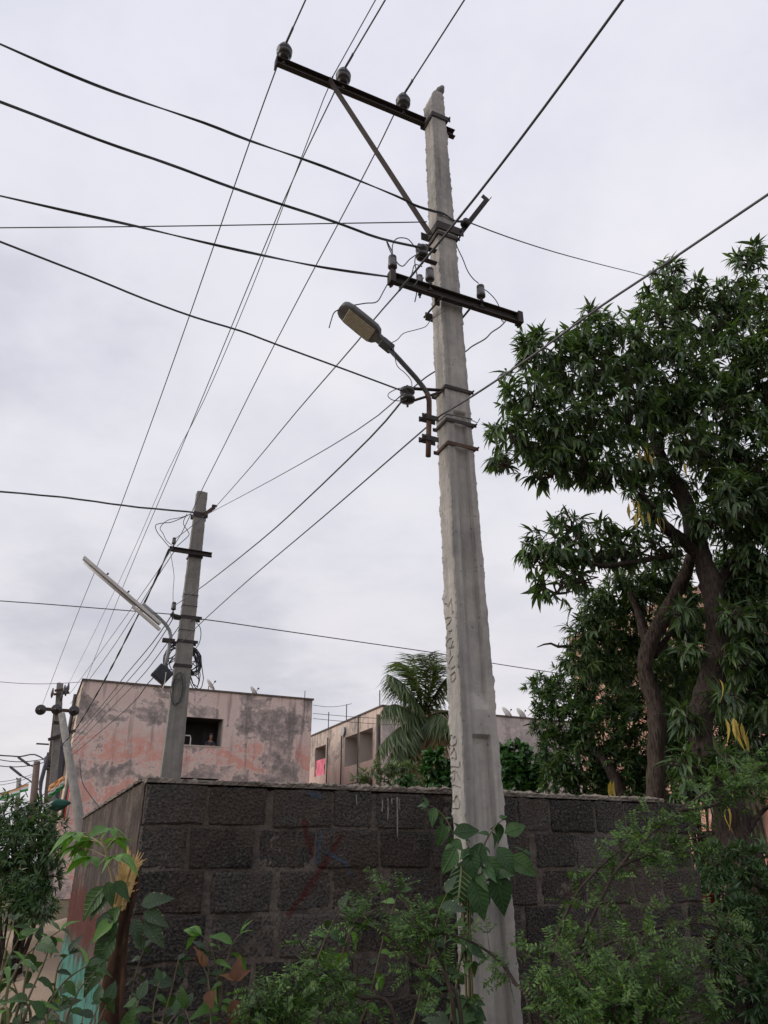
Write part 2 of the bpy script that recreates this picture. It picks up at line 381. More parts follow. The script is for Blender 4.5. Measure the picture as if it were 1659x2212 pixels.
M['lamp_lens'] = m_simple('yellowed_lamp_cover', (0.30, 0.27, 0.20), (0.38, 0.345, 0.27), 40, 0.35, 0.2, 160, 0.001, 0.45)
M['white_tin'] = m_simple('dusty_white_tin', (0.50, 0.47, 0.44), (0.62, 0.59, 0.56), 10, 0.55, 0.1, 60, 0.001)
M['tube'] = m_simple('unlit_tube_glass', (0.55, 0.54, 0.53), (0.66, 0.65, 0.64), 10, 0.3, 0, spec=0.5)
M['pipe'] = m_simple('galvanised_pipe', (0.20, 0.20, 0.205), (0.28, 0.28, 0.285), 10, 0.5, 0.1, 60, 0.001, 0.4)
M['blackbox'] = m_simple('black_plastic', (0.02, 0.022, 0.028), (0.035, 0.037, 0.045), 10, 0.5, 0.1, 60, 0.001, 0.4)
M['block'] = m_blocks()
def m_mortar():
    t = NT('brown_mortar'); c = t.mix(t.ramp(t.noise(7, 8, 0.7), [(0.35, 0.0), (0.65, 1.0)]), (0.085, 0.072, 0.064), (0.20, 0.17, 0.148))
    c = t.mix(t.ramp(t.noise(60, 5, 0.7), [(0.48, 0.0), (0.62, 0.5)]), c, (0.035, 0.031, 0.029)); c = wall_paint(t, c)
    t.bump(t.noise(70, 6, 0.7), 1.0, 0.016); return t.fin(c, 0.95, 0.15)
M['mortar'] = m_mortar()
M['cap'] = m_simple('wall_cap_mortar', (0.10, 0.085, 0.075), (0.26, 0.225, 0.19), 9, 0.95, 0.9, 60, 0.012, 0.15)
M['sidewall'] = m_sidewall()
M['lime'] = m_simple('lime_drip', (0.16, 0.15, 0.135), (0.30, 0.285, 0.26), 40, 0.9, 0.4)
M['facade'] = m_facade('pink_facade', (0.69, 0.33, 0.27), (0.66, 0.535, 0.49), (0.30, 0.265, 0.25), (0.17, 0.15, 0.145), 0.09, 0.6, 10.3)
M['facade_side'] = m_facade('cream_facade', (0.58, 0.44, 0.34), (0.60, 0.49, 0.39), (0.33, 0.28, 0.24), (0.15, 0.13, 0.115), 0.0, 0.6, 10.3)
M['facade2'] = m_facade('peach_facade', (0.62, 0.43, 0.375), (0.58, 0.47, 0.405), (0.42, 0.36, 0.32), (0.22, 0.19, 0.175), 0.0, 1.0, 10.3)
M['facade2f'] = m_facade('grey_pink_facade', (0.62, 0.46, 0.435), (0.58, 0.51, 0.49), (0.46, 0.41, 0.40), (0.30, 0.27, 0.265), 0.0, 1.0, 10.3)
M['facade3'] = m_facade('salmon_facade', (0.56, 0.26, 0.20), (0.60, 0.38, 0.29), (0.36, 0.22, 0.18), (0.2, 0.13, 0.11), 0.0, 0.2, 12)
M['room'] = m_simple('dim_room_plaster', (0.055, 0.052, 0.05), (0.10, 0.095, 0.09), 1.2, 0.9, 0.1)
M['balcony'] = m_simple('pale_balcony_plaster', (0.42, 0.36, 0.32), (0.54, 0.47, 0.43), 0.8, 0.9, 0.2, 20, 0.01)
M['brick_red'] = m_simple('red_roof_hut', (0.34, 0.12, 0.09), (0.42, 0.17, 0.13), 2, 0.9, 0.2)
M['dark_pipe'] = m_simple('dark_drain_pipe', (0.05, 0.045, 0.045), (0.09, 0.08, 0.08), 6, 0.6, 0.1)
M['red_pipe'] = m_simple('red_painted_pipe', (0.45, 0.05, 0.03), (0.55, 0.07, 0.045), 6, 0.5, 0)
M['dish'] = m_simple('grey_dish', (0.36, 0.36, 0.36), (0.46, 0.46, 0.46), 6, 0.5, 0)
M['pink_cloth'] = m_simple('pink_cloth', (0.72, 0.19, 0.27), (0.80, 0.25, 0.33), 4, 0.9, 0.2, 20)
M['green_cloth'] = m_simple('green_cloth', (0.014, 0.055, 0.042), (0.022, 0.085, 0.062), 6, 0.85, 0.3, 20)
M['white_cloth'] = m_simple('white_cloth', (0.60, 0.60, 0.60), (0.72, 0.72, 0.72), 6, 0.85, 0.2, 20)
M['orange_cloth'] = m_simple('saffron_cloth', (0.62, 0.30, 0.12), (0.70, 0.38, 0.18), 6, 0.85, 0.2, 20)
M['flag_green'] = m_simple('flag_green_cloth', (0.02, 0.20, 0.06), (0.03, 0.25, 0.08), 6, 0.85, 0.2, 20)
M['yellow_cloth'] = m_simple('yellow_cloth', (0.60, 0.42, 0.05), (0.68, 0.5, 0.08), 6, 0.85, 0.2, 20)
M['red_cloth'] = m_simple('dark_red_sheet', (0.16, 0.015, 0.015), (0.22, 0.025, 0.02), 6, 0.7, 0.2, 20)
M['blue_plastic'] = m_simple('blue_plastic', (0.04, 0.11, 0.36), (0.06, 0.15, 0.45), 6, 0.45, 0.2, 20)
M['sand'] = m_simple('sandy_earth', (0.30, 0.225, 0.165), (0.42, 0.325, 0.24), 1.6, 0.95, 0.8, 30, 0.02, 0.15)
M['soil'] = m_simple('weedy_soil', (0.07, 0.065, 0.035), (0.15, 0.12, 0.075), 0.9, 0.95, 0.8, 18, 0.03, 0.15)
M['bark'] = None
def m_bark(name, a, b):
    t = NT(name); f = t.math('ADD', t.math('MULTIPLY', t.noise(1.0, 8, 0.72, t.vec((30, 30, 4.5)), 1.2), 0.7), t.math('MULTIPLY', t.voro(1.0, t.vec((34, 34, 7))), 0.35)); lo = t.noise(4.5, 7, 0.65)
    c = t.mix(t.ramp(f, [(0.35, 0), (0.65, 1)]), a, b); c = t.mix(t.ramp(lo, [(0.5, 0.0), (0.7, 0.5)]), c, tuple(x * 1.5 for x in b))
    t.bump(f, 1.0, 0.05); return t.fin(c, 0.95, 0.15)
M['bark'] = m_bark('mango_bark', (0.018, 0.014, 0.012), (0.062, 0.047, 0.040))
M['bark_light'] = m_bark('grey_brown_bark', (0.026, 0.02, 0.017), (0.088, 0.067, 0.056))
M['bark_red'] = m_bark('reddish_bark', (0.035, 0.02, 0.014), (0.10, 0.055, 0.035))
M['wood'] = m_simple('torn_yellow_wood', (0.42, 0.27, 0.10), (0.62, 0.44, 0.20), 25, 0.85, 0.6, 80, 0.004)
M['stem'] = m_simple('green_brown_stem', (0.07, 0.06, 0.035), (0.13, 0.11, 0.06), 20, 0.8, 0.2)
M['stem_pale'] = m_simple('pale_stem', (0.20, 0.16, 0.10), (0.28, 0.23, 0.15), 20, 0.8, 0.2)
M['twig'] = m_simple('dark_twig', (0.03, 0.022, 0.018), (0.06, 0.045, 0.036), 20, 0.9, 0.2)
M['mango'] = m_leaf('mango_leaf', [(0.032, 0.060, 0.032), (0.060, 0.105, 0.046), (0.092, 0.15, 0.062), (0.15, 0.205, 0.095)], 0.38, 0.30)
M['mango_young'] = m_leaf('mango_leaf_light', [(0.055, 0.10, 0.042), (0.095, 0.16, 0.058), (0.14, 0.215, 0.078), (0.18, 0.25, 0.10)], 0.40, 0.34)
M['mango_yellow'] = m_leaf('yellow_leaf', [(0.36, 0.25, 0.05), (0.50, 0.37, 0.09)], 0.55, 0.3, byobj=True)
M['mass'] = m_leaf('small_tree_leaf', [(0.026, 0.058, 0.022), (0.046, 0.098, 0.032), (0.080, 0.145, 0.048)], 0.40, 0.26)
M['broad'] = m_leaf('broad_leaf', [(0.022, 0.070, 0.020), (0.045, 0.125, 0.030), (0.075, 0.18, 0.042)], 0.42, 0.24)
M['leftbush'] = m_leaf('dull_leaf', [(0.042, 0.082, 0.038), (0.075, 0.135, 0.052), (0.115, 0.185, 0.075)], 0.5, 0.3)
M['bright'] = m_leaf('bright_leaf', [(0.07, 0.17, 0.030), (0.11, 0.24, 0.045), (0.15, 0.30, 0.06)], 0.42, 0.32, byobj=True)
M['weed'] = m_leaf('weed_leaf', [(0.022, 0.060, 0.018), (0.042, 0.105, 0.028), (0.075, 0.165, 0.042)], 0.45, 0.25, veins=((0.09, 0.15, 0.06), 0.35), byobj=True)
M['dullweed'] = m_leaf('dull_weed_leaf', [(0.024, 0.050, 0.026), (0.04, 0.075, 0.036), (0.06, 0.10, 0.05)], 0.5, 0.2, veins=((0.09, 0.12, 0.08), 0.3), byobj=True, spots=True)
M['vine'] = m_leaf('vine_leaf', [(0.024, 0.066, 0.020), (0.045, 0.115, 0.034), (0.075, 0.165, 0.055)], 0.48, 0.22, 0.35, veins=((0.08, 0.14, 0.07), 0.4), byobj=True)
M['varieg'] = m_leaf('variegated_leaf', [(0.02, 0.06, 0.018), (0.026, 0.075, 0.022)], 0.35, 0.15, 0.5, veins=((0.36, 0.40, 0.22), 0.9), byobj=True)
M['dry'] = m_leaf('dry_leaf', [(0.11, 0.045, 0.022), (0.17, 0.075, 0.03)], 0.75, 0.15, byobj=True)
M['fern'] = m_leaf('thorn_leaflet', [(0.030, 0.078, 0.014), (0.066, 0.145, 0.024), (0.135, 0.245, 0.042)], 0.48, 0.3)
M['fern_dim'] = m_leaf('dim_thorn_leaflet', [(0.035, 0.075, 0.016), (0.065, 0.125, 0.024), (0.105, 0.18, 0.038)], 0.48, 0.28)
M['palm'] = m_leaf('palm_leaflet', [(0.085, 0.125, 0.065), (0.13, 0.18, 0.09), (0.19, 0.24, 0.125)], 0.42, 0.35)
M['palm_dry'] = m_leaf('dry_palm_leaflet', [(0.20, 0.14, 0.075), (0.30, 0.22, 0.12)], 0.8, 0.15)
M['grass'] = m_leaf('grass_blade', [(0.045, 0.085, 0.02), (0.085, 0.14, 0.032), (0.13, 0.17, 0.05)], 0.6, 0.3)
# ------------------------------------------------------------------ ground
rng = np.random.default_rng(7); random.seed(7)
def sines(seed, n=7, lo=1.0, hi=9.0):
    r = np.random.default_rng(seed); k = r.uniform(lo, hi, (n, 2)) * r.choice([-1, 1], (n, 2)); ph = r.uniform(0, 6.28, n)
    amp = 1.0 / np.linalg.norm(k, axis=1); amp /= np.abs(amp).sum()
    return lambda x, y: sum(amp[i] * np.sin(k[i, 0] * x + k[i, 1] * y + ph[i]) for i in range(n)) * 2.0
def grid_sheet(name, fn, nu, nv, mat, smooth=True):
    u, v = np.meshgrid(np.linspace(0, 1, nu), np.linspace(0, 1, nv), indexing='ij'); P = fn(u, v).reshape(-1, 3)
    i, j = np.meshgrid(np.arange(nu - 1), np.arange(nv - 1), indexing='ij'); a = (i * nv + j).ravel()
    return np_mesh(name, P, np.stack([a, a + nv, a + nv + 1, a + 1], 1), mat, smooth)
gn = sines(3, 9, 0.3, 2.0)
def ground_fn(u, v):
    x = np.sign(u - .5) * (np.abs(u - .5) * 2) ** 3 * 800; y = 5 + np.sign(v - .5) * (np.abs(v - .5) * 2) ** 3 * 800
    near = np.exp(-((x) ** 2 + (y - 8) ** 2) / 900)
    return np.stack([x, y, -0.03 + 0.03 * gn(x, y) * near], -1)
tag(link_mesh('ground', grid_sheet('ground', ground_fn, 121, 121, M['soil'])), kind='structure')
# sandy lane running past the left end of the wall
LANE = Vector((-5.6, 6.0, 0))
pn = sines(5, 9, 0.8, 4.0)
def lane_fn(u, v):
    s = -12 + v * 70; w = (u - 0.5) * 2
    half = 2.4 + 0.25 * np.sin(s * 0.7) + 0.15 * np.sin(s * 1.9 + 1)
    x = LANE.x + E1.x * w * half + E2.x * s; y = LANE.y + E1.y * w * half + E2.y * s
    z = 0.075 + 0.05 * pn(x, y) - 0.10 * np.abs(w) ** 4
    return np.stack([x, y, z], -1)
tag(link_mesh('path', grid_sheet('path', lane_fn, 25, 140, M['sand'])), kind='structure')
def heap_fn(cx, cy, rx, ry, h, seed):
    f = sines(seed, 8, 1.5, 7.0)
    def fn(u, v):
        r = u; a = v * 2 * math.pi
        x = cx + rx * r * np.cos(a); y = cy + ry * r * np.sin(a)
        z = 0.02 + h * np.exp(-(r * 1.75) ** 2) * (1 + 0.22 * f(x, y)) - 0.08 * r
        return np.stack([x, y, z], -1)
    return fn
p = at_z(55, 2140, 0.1)
tag(link_mesh('sand_heap', grid_sheet('sand_heap', heap_fn(p.x - .3, p.y + 1.2, 2.6, 2.6, 0.75, 4), 24, 48, M['sand'])), 'low heap of pale sand on the lane behind the weeds', 'sand heap')

# ------------------------------------------------------------------ block wall in front, plastered wall along the lane
WC = Vector((-1.226, 4.0705, 0)); WTOP = 1.95
LEN1 = 3.66; LEN2 = 4.25
front_wall = thing('block_wall', 'dark cinder block wall behind the tall foreground pole', 'wall', WC)
mb = MB()
def FW(s, t, z): return WC + E1 * s + E2 * t + UP * z
def rough_slab(name, parent, mat, s0, s1, t0, t1, z0, z1, ns, nz, amp, seed, origin=None, axis1=E1, axis2=E2, sm=False):
    """a slab with an uneven skin: top and both long faces displaced"""
    O = WC if origin is None else origin
    f = sines(seed, 14, 4.0, 40.0); lo_ = sines(seed + 50, 8, 0.8, 6.0); jr = random.Random(seed)
    def pt(s, t, z): return O + axis1 * s + axis2 * t + UP * z
    prof = [(t0, z0 + (z1 - z0) * k / nz) for k in range(nz + 1)] + [(t0 + (t1 - t0) * k / 4, z1) for k in range(1, 4)] + [(t1, z1 - (z1 - z0) * k / nz) for k in range(nz + 1)]
    V = []; n = len(prof)
    for i in range(ns + 1):
        s = s0 + (s1 - s0) * i / ns
        for k, (t, z) in enumerate(prof):
            q = pt(s, t, z); top = z == z1
            d = amp * (0.5 * float(f(s * 2 + k * .3, z * 2 + t * 5 + k * 0.11)) + (jr.gauss(0, 0.45) if top else jr.gauss(0, 0.25)))
            if top: d += amp * 0.7 * float(lo_(s, 0.0))
            V.append(q + (UP * d if top else axis2 * d) + (UP * (-0.012) if top and k in (nz, nz + 4) else Vector((0, 0, 0))))
    F = [(i * n + k, (i + 1) * n + k, (i + 1) * n + k + 1, i * n + k + 1) for i in range(ns) for k in range(n - 1)]
    m = MB(); m.v = [tuple(v) for v in V]; m.f = F + [tuple(range(n))[::-1], tuple(ns * n + k for k in range(n))]
    return m.build(name, mat, parent, sm)
rough_slab('mortar', front_wall, M['mortar'], 0.02, LEN1 - 0.01, 0.005, 0.16, -0.1, WTOP - 0.022, 300, 130, 0.007, 11, sm=True)
rough_slab('wall_cap', front_wall, M['cap'], 0.0, LEN1 - 0.2, -0.006, 0.18, WTOP - 0.019, WTOP + 0.012, 240, 3, 0.012, 12)
# roughly moulded blocks, a few shared meshes
def block_mesh(i, L):
    r = np.random.default_rng(100 + i); hx, hz, dy = L / 2, 0.0955, 0.05
    V = []; F = []; xs = [-1, -.94, -.5, 0, .5, .94, 1]; zs = [-1, -.9, 0, .9, 1]
    for zi, z in enumerate(zs):
        for xi, x in enumerate(xs):
            edge = (abs(x) == 1) or (abs(z) == 1)
            rim = r.uniform(0.006, 0.016) if edge else 0.0; rim += 0.012 * (abs(x) == 1 and abs(z) == 1) * r.random()
            V.append((x * hx + r.normal(0, .0035), rim + r.normal(0, 0.0022 if edge else 0.003), z * hz + r.normal(0, .003)))
    n = len(xs)
    for zi in range(len(zs) - 1):
        for xi in range(n - 1):
            a = zi * n + xi; F.append((a, a + 1, a + n + 1, a + n))
    ring = [0 * n + x for x in range(n)] + [z * n + n - 1 for z in range(1, len(zs))] + [(len(zs) - 1) * n + x for x in range(n - 2, -1, -1)] + [z * n for z in range(len(zs) - 2, 0, -1)]
    b = len(V)
    for q in ring: V.append((V[q][0], dy, V[q][2]))
    for k in range(len(ring)):
        k2 = (k + 1) % len(ring); F.append((ring[k2], ring[k], b + k, b + k2))
    me = bpy.data.meshes.new('block'); me.from_pydata(V, [], F); me.materials.append(M['block']); me.update(); return me
LENS = [0.235, 0.285, 0.31, 0.335, 0.36]
BM = {L: [block_mesh(k * 5 + j, L) for j in range(3)] for k, L in enumerate(LENS)}
rb = random.Random(21); rotB = Matrix.Rotation(ANG, 4, 'Z')
first_rows = [[0.31, 0.31, 0.335, 0.235], [0.235, 0.335, 0.31, 0.36], [0.335, 0.31, 0.285, 0.31], [0.36, 0.335, 0.36], [0.285, 0.31, 0.285]]
COURSE = 0.2045
for row in range(6):
    zc_ = WTOP - 0.02 - COURSE * (row + 0.5); s = 0.008 if row % 2 == 0 else 0.004; q = 0
    ends = LEN1 + (0.0 if row < 5 else 0.05)
    while s < ends - 0.12:
        L = first_rows[row % 5][q] if q < len(first_rows[row % 5]) else rb.choice(LENS)
        if s + L > ends - 0.05: L = max(LENS[0], min(LENS, key=lambda a: abs(a - (ends - s))))
        gap = rb.choice((0.012, 0.016, 0.022, 0.030, 0.044)); o = link_mesh('block', rb.choice(BM[L]), front_wall, FW(s + L / 2, -rb.uniform(-0.004, 0.012), zc_ + rb.uniform(-.004, .004)))
        o.rotation_euler = (rb.uniform(-.012, .012), rb.uniform(-.012, .012), ANG + rb.uniform(-.015, .015))
        s += L + gap; q += 1
rd = random.Random(3)
for dx, y0, y1 in ((826, 1722, 1756), (838, 1724, 1775), (846, 1724, 1738), (858, 1722, 1812), (862, 1724, 1750), (770, 1718, 1740), (1205, 1745, 1765)):
    m = MB(); pts = [hit(dx + rd.uniform(-.8, .8), y0 + (y1 - y0) * k / 7, WC - E2 * .006, E2) for k in range(8)]; m.tube(pts, [rd.uniform(.003, .005) for k in range(7)] + [.001], 6); m.build('lime_drip', M['lime'], front_wall, True)
# lower, hidden courses as larger plinth stones reach the ground
stone = MB(); stone.lathe(FW(3.78, -0.02, 0.42), (0.10, 0.05, 1), [(0.02, -0.5), (0.16, -0.48), (0.20, -0.2), (0.205, 0.1), (0.19, 0.24), (0.15, 0.33), (0.08, 0.385), (0.02, 0.40)], 14)
so = stone.build('stone', M['block'], None, True); f = sines(8, 10, 4, 20)
for v in so.data.vertices: v.co.x *= 1.35; v.co += Vector((f(v.co.y * 3, v.co.z * 3), f(v.co.x * 3, v.co.z * 4), 0.6 * f(v.co.x * 3, v.co.y * 3))) * 0.035
tag(so, 'rounded grey stone at the right foot of the block wall', 'stone')
side = thing('plastered_wall', 'plastered wall with teal and red paint, running back from the corner', 'wall', WC)
rough_slab('plaster', side, M['sidewall'], 0.056, LEN2, 0.0, 0.155, -0.1, WTOP - 0.004, 130, 60, 0.007, 15, axis1=E2, axis2=E1)
rough_slab('wall_cap', side, M['cap'], 0.185, LEN2 + 0.01, -0.012, 0.17, WTOP - 0.001, WTOP + 0.022, 160, 3, 0.014, 16, axis1=E2, axis2=E1)
rough_slab('footing', side, M['mortar'], 0.3, LEN2 + 0.10, -0.09, -0.012, -0.1, 0.42, 60, 14, 0.012, 17, axis1=E2, axis2=E1)

# ------------------------------------------------------------------ concrete poles
def pole_shaft(parent, mat, K, w, t, z0, z1, recess, seed, strokes=None, chip=1.0, fine=None, head=0.0):
    """K(z) near-left corner, w(z) width of the broad face (along E1), t depth (along E2); recess: list of (za, zb, fa, fb)"""
    e = [sines(seed + i, 16, 3, 60) for i in range(4)]
    dz = 0.01
    zs = list(np.arange(z0, z1, dz)) + [z1]
    if fine:
        zs = [z for z in zs if not (fine[0] <= z <= fine[1])] + list(np.arange(fine[0], fine[1], 0.0032)); zs.sort()
    zs = np.array(zs)
    spike = sines(seed + 9, 20, 8, 90); nb = np.random.default_rng(seed + 5); bins = nb.random((4, 1200)) ** 3.2 * (nb.random((4, 1200)) < .55)
    def cor(i, z):
        j = 0.0035 * chip * (e[i](z, 0.3 * i) + np.maximum(0, spike(z * 1.0 + i * 3, i) - 0.25) * 2.2)
        q = max(0.0, z + 0.1) / 0.0125; i0 = int(q); fr = q - i0; j = j + 0.0062 * chip * (bins[i][i0 % 1200] * (1 - fr) + bins[i][(i0 + 1) % 1200] * fr)
        return j
    rows = []
    def front_cols():
        return [0.0, 0.02, 0.12, 0.22, 0.26, 0.30, 0.5, 0.70, 0.74, 0.80, 0.90, 0.98, 1.0]
    FC = front_cols(); NC = 44 if strokes is not None else 8
    V = []; idx = []
    for z in zs:
        k = K(z); W = w(z); hd = max(0.0, (z - (z1 - 0.11)) / 0.11) ** 1.6; k = k + E1 * W * 0.30 * hd * head; W *= 1 - 0.42 * hd * head; j0, j1, j2, j3 = [float(cor(i, z)) for i in range(4)]
        row = []
        for c in FC:                          # broad face, left to right
            dpt = 0.0
            for za, zb, fa, fb in recess:
                if fa < c < fb:
                    rampz = min(1.0, max(0.0, (z - za) / 0.10), 1.0) if z < (za + zb) / 2 else min(1.0, max(0.0, (zb - z) / 0.022))
                    side_ = 1.0 if (c - fa > 0.03 and fb - c > 0.03) else 0.55
                    dpt = max(dpt, 0.034 * rampz * side_)
            x = c * W + (-j0 if c == 0 else j1 if c == 1 else 0.0)
            row.append(k + E1 * x + E2 * (dpt + 0.0016 * float(e[2](z * 1.3, c * 3)) + (0.004 if c in (0.0, 1.0) else 0.0)))
        row.append(k + E1 * (W + j1 * .6) + E2 * (t * 0.5)); row.append(k + E1 * (W + j2) + E2 * t)
        row.append(k + E1 * (W * .5) + E2 * (t + 0.001)); row.append(k + E1 * (-j3) + E2 * t)
        for c in range(1, NC):                # narrow left face, far to near
            f_ = 1 - c / NC; tt = f_ * t
            d = 0.0022 * float(e[3](z * 1.6, f_ * 2))
            if strokes is not None: d -= strokes(tt, z)
            row.append(k + E1 * (-d - (j3 * max(0, f_ - .8) * 5) - j0 * max(0, .12 - f_) * 8) + E2 * tt)
        idx.append((len(V), len(row))); V += [q + UP * z for q in row]
    n = idx[0][1]; F = []
    for i in range(len(zs) - 1):
        a = i * n
        for k in range(n): F.append((a + k, a + (k + 1) % n, a + n + (k + 1) % n, a + n + k))
    m = MB(); m.v = [tuple(v) for v in V]; m.f = F; b = (len(zs) - 1) * n
    # broken, sloping head
    ctr = sum((Vector(v) for v in m.v[b:]), Vector()) / n; i0 = len(m.v); m.v.append(tuple(ctr + UP * 0.035))
    for k in range(n): m.f.append((b + k, b + (k + 1) % n, i0))
    return m.build('shaft', mat, parent)

K1 = lambda z: Vector((0.445 - 0.0045 * (z - 1.93), 4.35, 0))
W1 = lambda z: 0.246 - 0.0215 * (z - 1.93)
T1 = 0.145
def C1(z): return K1(z) + E1 * W1(z) / 2 + E2 * T1 / 2
def on_front(dx, dy, off=0.0):        # point on (or `off` metres in front of) the broad face of the near pole
    return hit(dx, dy, K1(3.5) - E2 * off, E2)
def on_left(dx, dy): return hit(dx, dy, K1(2.6), E1)
def in_e1(dx, dy, c=None, off=0.0):    # vertical plane through the pole axis along E1
    return hit(dx, dy, (C1(4) if c is None else c) - E2 * off, E2)
def in_e2(dx, dy, c=None, off=0.0): return hit(dx, dy, (C1(4) if c is None else c) + E1 * off, E1)
# lettering scratched into the wet concrete, traced on the photograph
SCR1 = [[(215, 270), (245, 285), (275, 335), (300, 280), (340, 160)], [(345, 195), (358, 300), (362, 480)], [(385, 450), (392, 458)],
 [(225, 605), (260, 575), (325, 580), (335, 630), (300, 700), (225, 765)], [(225, 812), (240, 815), (250, 900), (252, 960), (248, 1050)], [(350, 855), (265, 940)], [(250, 905), (300, 882)],
 [(340, 1042), (290, 1045), (250, 1120), (235, 1190), (265, 1255), (330, 1255), (350, 1180), (375, 1105)], [(330, 1255), (390, 1215)], [(320, 1290), (312, 1420)],
 [(360, 1435), (280, 1600), (285, 1690), (325, 1735), (360, 1690), (415, 1655)], [(405, 1780), (325, 1850), (335, 1990), (375, 2005), (430, 1900), (420, 1800)]]
SCR2 = [[(200, 450), (220, 350), (260, 355), (285, 410), (325, 375), (360, 450), (345, 570)], [(205, 560), (260, 600), (330, 545)],
 [(240, 770), (300, 635), (345, 740), (350, 860), (320, 890), (265, 850)], [(430, 945), (425, 1035)], [(205, 1050), (300, 1050), (400, 1068)],
 [(290, 1370), (235, 1260), (250, 1180), (290, 1145), (370, 1180), (430, 1330)], [(310, 1200), (320, 1270), (295, 1370)], [(240, 1460), (300, 1460), (435, 1515)],
 [(245, 1570), (260, 1780), (300, 1845), (320, 1730), (360, 1690), (430, 1840), (415, 1960)], [(255, 1975), (385, 1980)]]
SEG = []
for S, (ox, oy) in ((SCR1, (1090, 1480)), (SCR2, (1100, 1800))):
    for st_ in S:
        pts = []
        for x, y in st_:
            q = on_left((ox + x / 8.85) / 1.15732, (oy + y / 8.85) / 1.15732); pts.append(((q - K1(q.z)).dot(E2), q.z))
        SEG += list(zip(pts[:-1], pts[1:]))
SA = np.array([s[0] for s in SEG]); SB = np.array([s[1] for s in SEG])
ZLO, ZHI = min(SA[:, 1].min(), SB[:, 1].min()) - .03, max(SA[:, 1].max(), SB[:, 1].max()) + .03
def strokes1(t, z):
    if z < ZLO or z > ZHI: return 0.0
    p = np.array((t, z)); d = SB - SA; h = np.clip(((p - SA) * d).sum(1) / np.maximum((d * d).sum(1), 1e-9), 0, 1)
    m = np.sqrt((((SA + d * h[:, None]) - p) ** 2).sum(1)).min()
    return 0.011 * max(0.0, 1 - (m / 0.0062) ** 2) 

pole1 = thing('utility_pole', 'tall concrete utility pole with scratched lettering in front of the block wall', 'utility pole', C1(0) * 1.0, 'concrete utility poles')
zr = on_front(1030, 1585).z; zu0 = on_front(1010, 1530).z; zu1 = on_front(985, 886).z; ZT1 = on_front(940, 189).z
pole_shaft(pole1, M['pole'], K1, W1, T1, -0.05, ZT1 - 0.02, [(-1.0, zr, 0.27, 0.77), (zu0, zu1, 0.27, 0.78)], 40, strokes1, 1.5, (ZLO, ZHI), 1.0)

def channel(parent, a, b, h=0.075, d=0.04, th=0.007, open_dir=None, name='crossarm', mat=None):
    """C section from a to b, web vertical, flanges pointing along open_dir"""
    a, b = Vector(a), Vector(b); m = MB(); od = open_dir
    prof = [(0, -h / 2), (d, -h / 2), (d, -h / 2 + th), (th, -h / 2 + th), (th, h / 2 - th), (d, h / 2 - th), (d, h / 2), (0, h / 2)]
    m.prism(prof, a, od, UP, b - a); return m.build(name, mat or M['iron'], parent)
def clamp(parent, zc, h=0.045, K=K1, W=W1, T=T1, ears=(0.05, 0.05), mat=None, name='clamp', tilt=0.0, gap=0.006):
    """flat iron strap round the shaft with bolted ears"""
    m = MB(); k = K(zc) + UP * zc; w = W(zc); g = gap; th = 0.007
    m.box(k + E1 * (w / 2 + ears[1] / 2 - .006) - E2 * (g + th / 2), E1 * (w / 2 + ears[1] / 2 + .006), E2 * th / 2, UP * h / 2 + E1 * tilt)
    m.box(k + E1 * w / 2 + E2 * (T + g + th / 2), E1 * (w / 2 + ears[1]), E2 * th / 2, UP * h / 2)
    m.box(k - E1 * (g + th / 2) + E2 * T / 2, E2 * (T / 2 + g - .001), E1 * th / 2, UP * (h / 2 - .0015))
    m.box(k + E1 * (w + g + th / 2) + E2 * T / 2, E2 * (T / 2 + g - .001), E1 * th / 2, UP * (h / 2 - .0015))
    m.tube([k + E1 * (w + ears[1] * .6) - E2 * 0.035, k + E1 * (w + ears[1] * .6) + E2 * (T + 0.03)], 0.007, 6)
    return m.build(name, mat or M['iron'], parent)
def pin_insulator(parent, p, s=1.0, mat=None, kind='pin', up=UP, name='insulator'):
    """11 kV style pin insulator with its steel pin through the arm; p = top of the arm"""
    u = Vector(up).normalized(); m = MB()
    if kind == 'pin':
        prof = [(0.024, 0.02), (0.040, 0.035), (0.046, 0.05), (0.052, 0.058), (0.066, 0.072), (0.070, 0.090), (0.066, 0.104), (0.060, 0.108), (0.070, 0.116), (0.072, 0.134), (0.066, 0.150), (0.056, 0.158), (0.058, 0.168), (0.050, 0.186), (0.034, 0.198), (0.030, 0.206), (0.034, 0.214), (0.018, 0.222)]
    else:
        prof = [(0.030, 0.055), (0.036, 0.060), (0.036, 0.085), (0.033, 0.092), (0.033, 0.135), (0.026, 0.140), (0.026, 0.148), (0.032, 0.152), (0.031, 0.165), (0.020, 0.175)]
    m.lathe(p, u, [(r * s, h * s) for r, h in prof], 20); o = m.build(name, mat or M['porcelain'], parent, True)
    q = MB(); q.tube([Vector(p) - u * 0.085 * s, Vector(p) + u * 0.06 * s], 0.009 * s, 8); q.lathe(Vector(p) - u * 0.055 * s, u, [(0.018 * s, 0), (0.018 * s, 0.018 * s)], 6)
    q.lathe(Vector(p) + u * 0.004 * s, u, [(0.018 * s, 0), (0.018 * s, 0.016 * s)], 6)
    q.build('pin', M['iron'], o); return o

# upper arm, brace, insulators
OA = -0.095
aL = in_e1(597, 140, off=OA); aR = in_e1(968, 290, off=OA); zA = (aL.z + in_e1(913, 265, off=OA).z) / 2
aL.z = zA; aR.z = zA
channel(pole1, aL, aR + E1 * 0.05, 0.085, 0.042, 0.007, -E2)
m = MB(); m.box(aL + UP * 0.0 - E1 * .006, E1 * 0.005, E2 * .03, UP * 0.055); m.build('end_plate', M['iron'], pole1)
clamp(pole1, on_front(940, 247).z, 0.05, ears=(0.05, 0.04)); 

